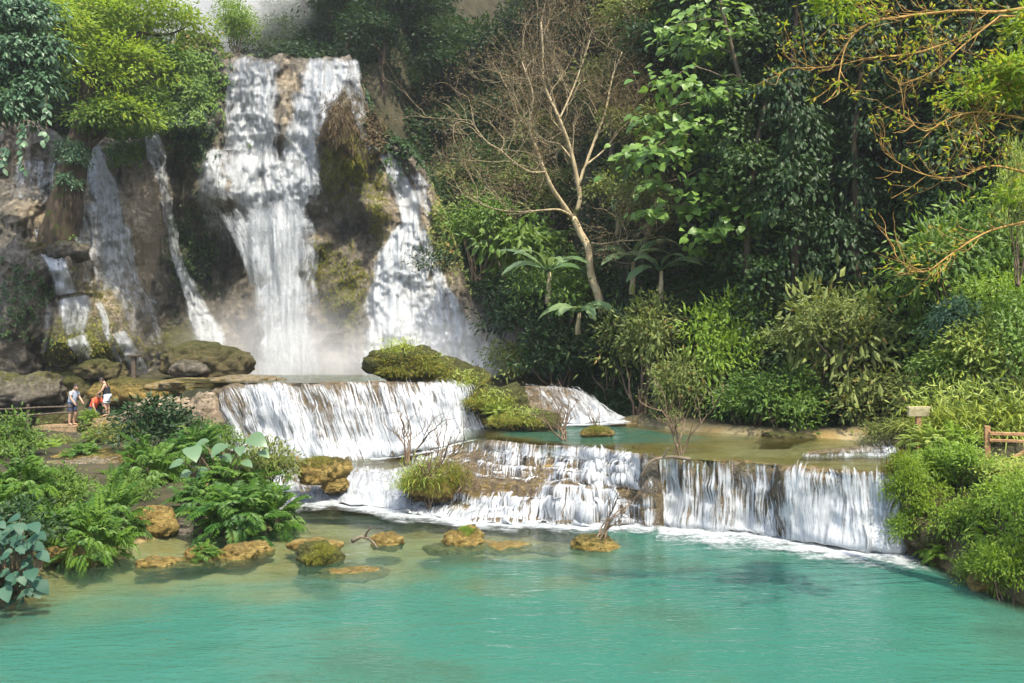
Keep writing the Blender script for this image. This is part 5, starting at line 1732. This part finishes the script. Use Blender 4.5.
dead_shrub('leafless dark shrub standing on the moss clump in the low cascade', 408, 464, 18.2, 1.5, 5, 1, 0, .45)
dead_shrub('leafless twigs at the right of the moss clump', 440, 468, 18.3, 1.2, 4, 2, .3, .5)
dead_shrub('sprawl of dead straw like twigs over the front of the moss clump', 425, 480, 17.6, .7, 9, 13, .2, .9)
dead_shrub('low sprawl of dead twigs hanging right of the moss clump', 458, 492, 18.0, .8, 7, 3, .9, .5)
dead_shrub('leafless dark shrub at the edge of the terrace beside the upper pool', 563, 440, 19.5, 1.35, 6, 4, -.1, .4)
dead_shrub('tiny leafless shrub on the upper pool islet', 597, 431, 21.5, .7, 4, 5, .1, .5)
dead_shrub('sparse shrub with a few leaves on the brink of the long curtain', 680, 455, 17.3, 1.5, 4, 6, 0, .4, 3)
dead_shrub('dead twigs leaning right from the ochre mound in the pool centre', 598, 543, 14.9, 1.2, 4, 7, .55, .3)
dead_shrub('leafless pale shrub at the far shore below the olive shrubs', 676, 434, 22.5, 1.0, 4, 8, 0, .4, 2)
for lab, L, D, ra in [('forked driftwood branch lying in the shallows behind the mossy boulder', ((352, 541), (362, 537), (372, 541), (378, 549)), 15.0, .03),
                      ('curved dead root hanging over the brink of the long curtain', ((690, 459), (668, 457), (650, 462), (640, 478)), 16.5, .03)]:
    b = MB()
    c = catmull(np.array([P(x_, y_, D - .05 * i) for i, (x_, y_) in enumerate(L)]), 14)
    tube(b, c, np.linspace(ra * 1.5, ra * .5, 14), 6)
    tube(b, limb(rng, c[6], c[6] + np.array([.12, -.05, .22]), 5, .1), np.linspace(ra, ra * .4, 5), 5)
    tag(b.build('driftwood', M['bark']), lab, 'branch')

# ================================================================ left bank greenery
for kd, lab, px, py, D, w, h in [
    ('fern', 'large deep green fern mound in front at the middle of the left bank', 236, 532, 16.4, 2.35, 1.35),
    ('fern', 'fern mound right of the large one, touching the shallows', 272, 530, 16.7, 1.55, 1.25),
    ('fern', 'fern mound left of the large one beside the grey wet rock', 200, 520, 17.0, 1.6, 1.25),
    ('fern', 'taller fern mound behind the large one', 236, 500, 17.8, 2.3, 1.3),
    ('bush_olive', 'brownish shrub at the right top of the fern mounds', 270, 500, 18.2, 1.5, 1.3),
    ('fern', 'dark fern mound above the tan ledge near the orange boulder', 150, 492, 19.5, 1.9, 1.6),
    ('bush_dark', 'shrub below the pale travertine slab', 160, 455, 22.5, 2.8, 1.55),
    ('bush_olive', 'dull shrub right below the person in black', 118, 446, 25.0, 1.7, .75),
    ('fern', 'fern clump hanging beside the wet tan dome', 196, 465, 21.0, 2.0, 1.35),
    ('bush_mid', 'low shrub left of the broad curtain base', 216, 462, 22.6, 1.7, 1.1),
    ('fern', 'bright fern mound at the waterline on the left', 96, 560, 13.9, 1.45, 1.25),
    ('fern', 'fern mound right above the waterline one', 112, 535, 15.2, 1.5, 1.3),
    ('fern', 'fern mound left of the waterline one', 62, 545, 14.6, 1.3, 1.05),
    ('bush_mid', 'leafy green shrub behind the waterline ferns', 60, 520, 16.8, 1.5, 1.1),
    ('fern', 'dark fern mass at the left edge below the platform', 18, 520, 16.2, 1.9, 1.75),
    ('fern', 'fern mass at the left edge just above the big bluish leaves', -5, 535, 14.5, 1.7, 1.3),
    ('bush_mid', 'green shrub at the left edge under the handrail', 14, 470, 22.0, 2.1, 1.5),
    ('fern_bright', 'bright low fern in front of the wooden platform', 40, 458, 25.5, 2.0, .8),
    ('fern_bright', 'small bright plant growing beside the person in red', 90, 424, 29.5, .9, .8),
    ('bush_dark', 'dark shrub in the corner at the left waterline', 10, 560, 13.2, 1.5, .9),
    ('fern', 'small fern above the ochre shelf on the left bank', 84, 460, 22.0, 1.3, .7),
    ('fern', 'small fern drooping over the tan earth ledge', 112, 492, 19.6, 1.3, .8),
    ('bush_mid', 'low shrub between the tan earth ledge and the orange boulder', 128, 508, 17.8, 1.2, .8),
    ('fern', 'fern in front of the dark brown rock on the left bank', 48, 500, 18.6, 1.4, .8),
    ('fern_bright', 'bright fern tuft on the path below the person in red', 98, 440, 26.5, 1.2, .55),
    ('bush_olive', 'small dull shrub at the lower edge of the platform', 58, 452, 26.5, 1.3, .6),
    ('bush_mid', 'shrub between the tan ledge and the dark ferns', 48, 505, 18.2, 1.5, .9),
]:
    plant(kd, 'fern_mound' if kd.startswith('fern') else 'shrub', lab, 'fern' if kd.startswith('fern') else 'shrub', px, py, D, w, h)

rng = np.random.default_rng(61)
r0 = thing('taro_plant', 'taro plant with large pale heart shaped leaves above the fern mounds', 'plant', P(222, 500, 17.6))
sb = MB()
for (px, py, L, a, tl) in [(192, 449, .62, -1.2, .35), (205, 441, .45, 2.4, .3), (222, 446, .55, 1.9, .3), (253, 438, .62, 0.1, .9), (224, 456, .42, 0.7, .3), (232, 470, .42, 1.6, 1.0), (205, 470, .40, -1.9, 1.0), (180, 462, .4, -2.6, .6), (262, 452, .36, .6, .6), (214, 482, .36, -1.2, .8), (245, 462, .34, .2, .5), (188, 472, .34, -2.0, .8), (240, 448, .36, 1.4, .4)]:
    L *= .82
    D = 17.2 + rng.uniform(-.2, .5)
    tip = P(px, py, D)
    tube(sb, catmull(np.array([np.array(r0.location) + rng.normal(size=3) * .05, (np.array(r0.location) + tip) / 2 + np.array([0, 0, .2]), tip]), 10), np.linspace(.022, .012, 10), 5)
    lf = MB()
    ax = np.array([math.cos(a), -.55, -.25])
    add_big_leaves(lf, tip[None] - norm(ax)[None] * L * .2, ax[None], np.array([[0, -tl, 1.0]]), L, L * .8, 'heart', 10, .5, rng.uniform(.4, 1), .12)
    part_of(r0, 'leaf', lf, M['taro'])
part_of(r0, 'stem', sb, M['moss'] if False else M['twig'])

r0 = thing('broad_leaved_plant', 'plant with big bluish green leaves at the left waterline in front', 'plant', P(4, 605, 11.2))
sb, lf = MB(), MB()
for k in range(150):
    px, py = rng.uniform(-26, 40), rng.uniform(516, 600)
    if px > 34 and py < 530:
        continue
    D = 11.2 + rng.uniform(-.5, .5)
    tip = P(px, py, D)
    tube(sb, limb(rng, np.array(r0.location) + np.array([0, .2, 0]), tip, 6, .06), np.linspace(.008, .004, 6), 4)
    L = rng.uniform(.12, .25)
    ax = np.array([rng.normal() * .8, -.5 + rng.normal() * .3, -.35])
    add_big_leaves(lf, tip[None], ax[None], np.array([[rng.normal() * .25, -.5, 1.0]]), L, L * .78, 'heart', 8, .6, rng.uniform(.3, 1), .1, dry=rng.random() ** 2 * .7)
part_of(r0, 'stem', sb, M['twig'])
part_of(r0, 'foliage', lf, M['teal'])

# ================================================================ right bank greenery
for kd, lab, px, py, D, w, h in [
    ('fern_pale', 'pale fern clump just below the signboard', 930, 452, 15.6, 1.3, .75),
    ('fern_bright', 'bright fern clump hanging over the right end of the long curtain', 925, 485, 14.6, 1.2, .8),
    ('bush_bright', 'bright leafy bush in the middle of the right bank', 960, 500, 14.2, 1.6, 1.0),
    ('fern_pale', 'pale fern between the railing and the pool', 985, 480, 14.4, 1.5, .5),
    ('bush_pale', 'pale shrub under the wooden railing', 1012, 482, 13.8, 1.4, .5),
    ('bush_yellow', 'yellow green bush hanging low over the pool on the right bank', 935, 545, 14.0, 1.2, 1.0),
    ('bush_bright', 'bright bush at the pool edge right of the yellow green one', 970, 560, 13.2, 1.1, 1.0),
    ('fern_bright', 'fern spray overhanging the pool at the right edge', 1005, 555, 12.6, 1.3, .9),
    ('bush_yellow', 'yellow green bush at the lowest right corner of the bank', 1012, 600, 11.6, 1.0, .9),
    ('bush_bright', 'bright bush at the right edge above the lowest one', 1030, 560, 11.9, 1.2, 1.1),
    ('bush_bright', 'leafy bush at the right edge below the railing', 1022, 525, 12.8, 1.4, .85),
    ('fern_bright', 'light fern clump in front of the ochre mossy pillar', 912, 520, 14.4, .8, .7),
    ('fern_pale', 'pale fern spray on the bank left of the railing', 950, 475, 14.9, 1.3, .6),
    ('bush_yellow', 'yellowish moss shrub wrapped round the right end of the long curtain', 905, 505, 14.2, .9, .9),
    ('bush_bright', 'bright trailing bush at the waterline right of the long curtain', 912, 548, 14.1, .9, .7),
    ('fern_bright', 'fern trailing into the pool between the two bright bushes', 950, 565, 13.6, 1.1, .7),
    ('bush_bright', 'bright trailing bush at the waterline before the rusty rock', 982, 588, 12.5, 1.0, .75),
    ('fern_bright', 'fern mound crowning the middle of the right bank', 950, 450, 15.6, 1.3, .7),
    ('reed', 'tall pale reeds standing behind the railing post', 985, 432, 17.0, 1.9, 1.25),
    ('reed', 'tall pale reeds at the right edge behind the railing', 1020, 425, 16.8, 2.0, 1.3),
    ('reed', 'pale reeds right behind the signboard', 948, 425, 17.4, 1.7, 1.1),
    ('bush_pale', 'pale grey green shrub above the reeds', 985, 392, 18.0, 2.4, 1.5),
    ('bush_mid', 'mid green shrub behind the signboard', 945, 405, 18.6, 2.2, 1.6),
    ('bush_mid', 'green shrub at the right edge above the reeds', 1025, 385, 17.4, 2.4, 1.9),
    ('bush_bright', 'bright shrub high at the right edge', 1010, 350, 18.4, 2.4, 1.7),
    ('bush_blue', 'large leaved plant hanging above the signboard', 962, 345, 18.6, 1.5, 1.1),
    ('bush_olive', 'low brownish plant on the shore left of the signboard', 893, 447, 19.0, 1.3, .7),
    ('bush_pale', 'pale greyish creeper hanging at the right edge', 1018, 255, 17.0, 1.1, 2.2),
]:
    plant(kd, 'fern_mound' if kd.startswith('fern') else 'reeds' if kd == 'reed' else 'shrub', lab, 'fern' if kd.startswith('fern') else 'reeds' if kd == 'reed' else 'shrub', px, py, D, w, h)

# ================================================================ the tree leaning in from the right
rng = np.random.default_rng(71)
r0 = thing('overhanging_tree', 'tree at the right edge with orange bare branches and yellow green leaf tufts', 'tree', (9.6, 12.6, ground_at(9.6, 9.83)))
tb, lb, ends = MB(), MB(), []
tk = catmull(np.array([r0.location[:], (8.4, 9.95, 3.2), (8.2, 9.9, 5.6), (8.3, 9.8, 8.6)]), 20)
tube(tb, tk, np.linspace(.28, .12, 20), 9)
BR = [
    (((1040, 5, 9.67), (1000, 12, 9.52), (960, 11, 9.36), (900, 17, 9.28), (868, 24, 9.20), (846, 46, 9.13), (837, 90, 9.05)), .05),
    (((1040, 8, 9.67), (1000, 20, 9.59), (950, 42, 9.52), (910, 54, 9.44), (870, 58, 9.36), (828, 67, 9.28), (788, 68, 9.20)), .035),
    (((1060, 125, 9.67), (1020, 118, 9.52), (980, 112, 9.36), (950, 118, 9.28), (925, 131, 9.20), (904, 116, 9.13)), .04),
    (((1060, 178, 9.67), (1024, 172, 9.52), (990, 166, 9.44), (960, 177, 9.36), (930, 176, 9.28), (902, 165, 9.20), (884, 152, 9.20)), .035),
    (((1060, 215, 9.67), (1024, 222, 9.52), (985, 233, 9.36), (950, 255, 9.28), (925, 272, 9.20), (905, 266, 9.13), (895, 254, 9.13)), .035),
    (((1060, 60, 9.67), (1024, 85, 9.52), (990, 100, 9.36), (970, 130, 9.28), (960, 150, 9.28)), .035),
    (((1000, 16, 9.44), (960, 48, 9.36), (935, 70, 9.28), (900, 85, 9.20)), .025),
]
for L, ra in BR:
    ra *= .48
    c = catmull(pt(*L), 30)
    j = int(np.argmin(np.abs(tk[:, 2] - c[0, 2])))
    tube(tb, np.vstack([tk[j][None], c]), np.concatenate([[ra * 1.4], np.linspace(ra, ra * .28, 30)]), 7)
    for k in range(3, 30):
        for _ in range(2 if k > 8 else 1):
            if rng.random() < .62:
                d = norm(np.gradient(c, axis=0)[k] * 8 + rng.normal(size=3) * np.array([.5, .35, .6]) + np.array([0, 0, .1]))
                grow(tb, rng, c[k], d, rng.uniform(.2, .47), ra * .32, 1, ends, 2, .5, .25, 4, .6)
part_of(r0, 'trunk', tb, M['barkorange'])
E = np.array([e[0] for e in ends])
for p_ in E[rng.random(len(E)) < .6]:
    m = 5
    add_leaves(lb, p_ + rng.normal(size=(m, 3)) * .05, rng.normal(size=(m, 3)), Zax + rng.normal(size=(m, 3)) * .5, rng.uniform(.05, .095, m), .4, rng.random(m), dry=rng.random(m))
crown_leaves(lb, rng, [(P(842, 8, 9.20), (.24, .2, .14)), (P(1000, 80, 9.36), (0.44, 0.32, 0.22)), (P(1030, 100, 9.44), (0.40, 0.32, 0.24)), (P(968, 98, 9.28), (0.20, 0.16, 0.11)), (P(820, 0, 9.20), (0.16, 0.16, 0.16)), (P(1040, 30, 9.52), (0.32, 0.32, 0.32)), (P(1020, 195, 9.36), (0.24, 0.24, 0.12))], 620, .095, .34, .16, droop=.3, dryp=.15, skip=.25)
part_of(r0, 'crown', lb, M['yellow'], False)

# ================================================================ things people made
wood = plain_mat('weathered_wood', (0.16, 0.11, 0.06), (0.28, 0.20, 0.11), 14, .8, .15)
wood_dark = plain_mat('dark_wet_wood', (0.045, 0.034, 0.024), (0.10, 0.075, 0.05), 12, .7, .25)
wood_red = plain_mat('reddish_wood', (0.22, 0.12, 0.055), (0.36, 0.21, 0.10), 14, .75, .2)
board_m = plain_mat('faded_board', (0.32, 0.27, 0.15), (0.44, 0.38, 0.22), 9, .75, .2)

c = P(918, 450, 16.6)
r0 = thing('signboard', 'small plain wooden signboard on a post above the right bank', 'sign', c)
b = MB()
box(b, c + np.array([0, 0, .33]), (.10, .09, .95), None, .012)
part_of(r0, 'post', b, wood_red, False)
b = MB()
box(b, P(918.5, 412, 16.53), (.46, .05, .19), rotz(.08) @ np.array([[1, 0, 0], [0, .96, -.26], [0, .26, .96]]), .012)
part_of(r0, 'board', b, board_m, False)
b = MB()
box(b, P(918.5, 407.2, 16.53), (.50, .10, .025), rotz(.08), .006)
part_of(r0, 'cap_rail', b, board_m, False)

c = P(987, 454, 15.2)
r0 = thing('wooden_railing', 'reddish wooden railing with slanted brace at the right edge of the bank', 'railing', c)
dr = np.array([1.0, -.35, 0])
dr /= np.linalg.norm(dr)
for k in range(3):
    b = MB()
    pc = c + dr * k * 1.05
    box(b, pc + np.array([0, 0, .22]), (.10, .10, .64), frame_rot(dr), .012)
    part_of(r0, 'post', b, wood_red, False)
for zz_, tk_ in ((.40, .07), (.27, .06)):
    b = MB()
    p1, p2 = c + np.array([0, -.07, zz_]), c + dr * 2.3 + np.array([0, -.07, zz_ - .02])
    box(b, (p1 + p2) / 2, (np.linalg.norm(p2 - p1), .05, tk_), frame_rot(p2 - p1), .01)
    part_of(r0, 'rail', b, wood_red, False)
b = MB()
p1, p2 = c + dr * .35 + np.array([0, -.13, -.05]), c + dr * 1.0 + np.array([0, -.13, .36])
box(b, (p1 + p2) / 2, (np.linalg.norm(p2 - p1), .05, .07), frame_rot(p2 - p1), .01)
part_of(r0, 'brace', b, wood_red, False)

# platform with a handrail on the left
PZ = 1.06
r0 = thing('wooden_platform', 'small wooden viewing platform with dark handrails on the left bank', 'platform', (-17.2, 30, PZ))
for k in range(9):
    b = MB()
    box(b, (-17.55 + k * .175, 30.0 - .06 * k * 0, PZ - .03), (.165, 1.5, .06), rotz(.03 * ((k * 7) % 3 - 1) * .3), .008)
    part_of(r0, 'plank', b, wood, False)
b = MB()
box(b, (-16.85, 29.3, PZ - .15), (1.65, .09, .17), None, .01)
part_of(r0, 'beam', b, wood, False)
for xx in (-17.5, -16.2):
    for yy in (29.35, 30.6):
        b = MB()
        box(b, (xx, yy, PZ - .62), (.12, .12, 1.1), None, .012)
        part_of(r0, 'leg', b, wood_dark, False)
for xx, hh_ in ((-17.75, .82),):
    b = MB()
    box(b, (xx, 29.2, PZ + hh_ / 2 - .1), (.09, .09, hh_ + .2), None, .012)
    part_of(r0, 'post', b, wood_dark, False)
for zz_ in (.74, .52):
    b = MB()
    p1, p2 = np.array([-21.5, 29.13, PZ + zz_ - .22]), np.array([-16.1, 29.13, PZ + zz_])
    tube(b, limb(rng, p1, p2, 10, .008), .038, 7)
    part_of(r0, 'rail', b, wood_dark)
b = MB()
box(b, (-19.6, 29.2, PZ + .1), (.09, .09, 1.3), None, .012)
part_of(r0, 'post', b, wood_dark, False)

c = P(134, 378, 32.5)
r0 = thing('capped_post', 'dark wooden post with a flat cap at the foot of the left cliff', 'post', c)
b = MB()
box(b, c + np.array([0, 0, .38]), (.16, .16, 1.0), None, .015)
part_of(r0, 'post', b, wood_dark, False)
b = MB()
box(b, c + np.array([0, 0, .91]), (.48, .34, .08), None, .015)
part_of(r0, 'cap', b, wood_dark, False)

# ================================================================ people
skin = plain_mat('skin', (0.34, 0.20, 0.13), (0.42, 0.26, 0.17), 8, .55, .3)
hair_m = plain_mat('dark_hair', (0.012, 0.009, 0.007), (0.03, 0.02, 0.014), 30, .5, .3)
hair_b = plain_mat('brown_hair', (0.05, 0.03, 0.018), (0.09, 0.055, 0.03), 30, .5, .3)
eye_m = plain_mat('eye', (0.02, 0.015, 0.012), (0.03, 0.02, 0.015), 10, .3, .5)


def person(label, loc, face, H, lean, arms, legs, shirt, shorts, hairm, sleeve=.5, head_down=.3):
    """Skeleton in units of H, x forward, y left, z up; arms: (elbow, wrist) per side; legs: (knee, ankle)."""
    r = thing('person', label, 'person', loc)
    cl, sl_ = math.cos(lean), math.sin(lean)
    bend = lambda x_, z_: np.array([x_ * cl + (z_ - .53) * sl_, 0, .53 + (z_ - .53) * cl - x_ * sl_])
    V, Rr, E = [], [], []

    def jt(p, rad, par=None):
        V.append(np.asarray(p, float)); Rr.append(rad)
        if par is not None:
            E.append((par, len(V) - 1))
        return len(V) - 1
    pel = jt((0, 0, .53), (.078, .060))
    wai = jt(bend(0, .62), (.072, .052), pel)
    che = jt(bend(0.005, .74), (.082, .058), wai)
    nkb = jt(bend(0, .825), (.045, .040), che)
    hd = head_down
    nk = jt(bend(.01, .855), (.032, .032), nkb)
    hc0 = bend(.015, .855)
    hdir = np.array([math.sin(lean * .6 + hd), 0, math.cos(lean * .6 + hd)])
    fwd = np.array([hdir[2], 0, -hdir[0]])
    h1 = jt(hc0 + hdir * .04, (.046, .054), nk)
    h2 = jt(hc0 + hdir * .085, (.050, .058), h1)
    h3 = jt(hc0 + hdir * .118, (.036, .042), h2)
    jt(hc0 + hdir * .055 + fwd * .068, (.008, .010), h1)
    hands = []
    for s, (el, wr) in zip((1, -1), arms):
        sh = jt(bend(0, .80) + np.array([0, .105 * s, 0]), (.036, .036), che)
        e = jt(np.array(el) * np.array([1, s, 1]), (.026, .026), sh)
        w = jt(np.array(wr) * np.array([1, s, 1]), (.017, .019), e)
        dv = norm(V[w] - V[e])
        hnd = jt(V[w] + dv * .035, (.022, .012), w)
        hands.append((V[hnd], dv, s))
    for s, (kn, an) in zip((1, -1), legs):
        hp = jt((0, .05 * s, .50), (.058, .062), pel)
        k = jt(np.array(kn) * np.array([1, s, 1]), (.036, .038), hp)
        cf = jt(np.array(kn) * np.array([.45, s, .66]) + np.array(an) * np.array([.55, 0, .34]), (.031, .034), k)
        a = jt(np.array(an) * np.array([1, s, 1]), (.021, .023), cf)
        jt(np.array(an) * np.array([1, s, 1]) + np.array([.085, .01 * s, -.022]), (.022, .014), a)
    V = np.array(V)
    me = bpy.data.meshes.new('body')
    me.from_pydata((V * H).tolist(), E, [])
    o = bpy.data.objects.new('body', me)
    C.objects.link(o)
    md = o.modifiers.new('skin', 'SKIN')
    for i, q in enumerate(Rr):
        me.skin_vertices[0].data[i].radius = (q[0] * H, q[1] * H)
    me.skin_vertices[0].data[0].use_root = True
    sbm = o.modifiers.new('sub', 'SUBSURF')
    sbm.levels = sbm.render_levels = 2
    dg = bpy.context.evaluated_depsgraph_get()
    me2 = bpy.data.meshes.new_from_object(o.evaluated_get(dg))
    bpy.data.objects.remove(o)
    nv_ = len(me2.vertices)
    vv = np.empty(nv_ * 3)
    me2.vertices.foreach_get('co', vv)
    bb = MB()
    tri = [p.vertices[:] for p in me2.polygons if len(p.vertices) == 3]
    qd = [p.vertices[:] for p in me2.polygons if len(p.vertices) == 4]
    bb.add(vv.reshape(-1, 3), tri, qd)
    for hp_, dv, s in hands:                            # four fingers and a thumb
        sd_v = norm(np.cross(dv, [0, 0, 1.0]) + np.array([1e-3, .2 * s, 0]))
        up_ = np.cross(sd_v, dv)
        for f_, ln in zip((-1.5, -.5, .5, 1.5), (.036, .044, .042, .032)):
            p0 = (hp_ + sd_v * .008 * f_) * H
            tube(bb, [p0, p0 + dv * ln * .5 * H, p0 + (dv * .85 - up_ * .3) * ln * H], [.0055 * H, .005 * H, .004 * H], 5)
        p0 = (hp_ - dv * .02 + sd_v * .016) * H
        tube(bb, [p0, p0 + (dv * .5 + sd_v * .7) * .02 * H, p0 + (dv * .9 + sd_v * .6) * .032 * H], [.006 * H, .0055 * H, .0045 * H], 5)
    body = bb.build('body', skin)
    body.parent = r

    def shell(name, mat, chain, rads, parent=None, seg=12, flat=.74):
        q = MB()
        for ch, rd in zip(chain, rads):
            tube(q, catmull(np.array(ch) * H, 10), np.interp(np.linspace(0, 1, 10), np.linspace(0, 1, len(rd)), rd) * H, seg)
        ob = q.build(name, mat)
        ob.parent = r
        return ob
    ch = [bend(0, .54), bend(0, .64), bend(0.004, .75), bend(0, .815), bend(0, .835)]
    sv_ch, sv_r = [ch], [[.098, .092, .098, .078, .045]]
    for i, s in enumerate((1, -1)):
        sh = bend(0, .80) + np.array([0, .09 * s, 0])
        e = np.array(arms[i][0]) * np.array([1, s, 1])
        if sleeve > 0:
            sv_ch.append([sh, sh + (e - sh) * sleeve * .5, sh + (e - sh) * sleeve])
            sv_r.append([.046, .043, .041])
    shell('shirt', shirt, sv_ch, sv_r)
    so_ch, so_r = [[(0, 0, .565), (0, 0, .52), (0, 0, .48)]], [[.096, .102, .09]]
    for i, s in enumerate((1, -1)):
        k = np.array(legs[i][0]) * np.array([1, s, 1])
        hp = np.array([0, .05 * s, .50])
        so_ch.append([hp, hp + (k - hp) * .35, hp + (k - hp) * .75])
        so_r.append([.072, .068, .060])
    shell('shorts', shorts, so_ch, so_r)
    q = MB()
    sv2, sf2 = _sv[:], _sf
    hv = sv2 * np.array([.062, .056, .066])
    keep = ~((sv2[:, 0] > .35) & (sv2[:, 2] < .45)) & (sv2[:, 2] > -.75)
    fk = keep[sf2].all(1)
    Rm = np.stack([fwd, np.array([0, 1.0, 0]), hdir], 1)
    q.add(((hv + np.array([-.006, 0, .0])) @ Rm.T + hc0 + hdir * .085) * H, sf2[fk])
    hb2 = q.build('hair', hairm)
    hb2.parent = r
    for s in (1, -1):
        q = MB()
        sph(q, (hc0 + hdir * .072 + fwd * .050 + np.array([0, .018 * s, 0])) * H, np.array([.006, .006, .005]) * H, 1)
        q.build('eye', eye_m).parent = body
        q = MB()
        sph(q, (hc0 + hdir * .066 + np.array([0, .054 * s, 0])) * H, np.array([.011, .006, .017]) * H, 2)
        q.build('ear', skin).parent = body
    r.rotation_euler = (0, 0, face)
    return r


cl_grey = plain_mat('grey_blue_cloth', (0.22, 0.26, 0.32), (0.34, 0.38, 0.44), 6, .85, .1)
cl_navy = plain_mat('navy_cloth', (0.03, 0.04, 0.07), (0.06, 0.07, 0.10), 6, .85, .1)
cl_red = plain_mat('orange_red_cloth', (0.62, 0.09, 0.045), (0.75, 0.14, 0.07), 6, .8, .1)
cl_black = plain_mat('black_cloth', (0.012, 0.013, 0.016), (0.03, 0.03, 0.035), 6, .85, .1)
cl_white = plain_mat('pale_denim', (0.45, 0.50, 0.56), (0.62, 0.66, 0.70), 6, .85, .1)
straight = lambda dx: ((dx + .02, .055, .28), (dx * .6 - .01, .055, .04))
person('person in grey blue shirt and dark shorts standing on the wooden platform', (-16.45, 29.75, PZ), math.radians(-12), 1.58, .22,
       (((.10, .125, .66), (.20, .10, .56)), ((.08, .13, .64), (.17, .11, .53))), (straight(.02), straight(-.02)), cl_grey, cl_navy, hair_m, .55, .35)
person('person in orange red shirt stooping beside the wooden platform', (-16.05, 30.5, .93), math.radians(-30), 1.46, .62,
       (((.24, .12, .58), (.30, .10, .44)), ((.22, .13, .56), (.28, .11, .42))), (((.06, .06, .27), (-.02, .06, .04)), ((.04, .06, .27), (-.03, .06, .04))), cl_red, cl_navy, hair_m, .6, .3)
person('person in black top and pale denim shorts looking down on the rock path', (-15.25, 30.0, 1.38), math.radians(200), 1.50, .20,
       (((.10, .13, .66), (.20, .09, .58)), ((.06, .14, .64), (.14, .13, .52))), (straight(.03), straight(-.03)), cl_black, cl_white, hair_m, 0, .6)
b_ = rock('tan path rock under the feet of the person in black', 107, 424, 29.9, 22, 8.2, 'ochre', .1, .0, .5, seed=4, rough=.06)
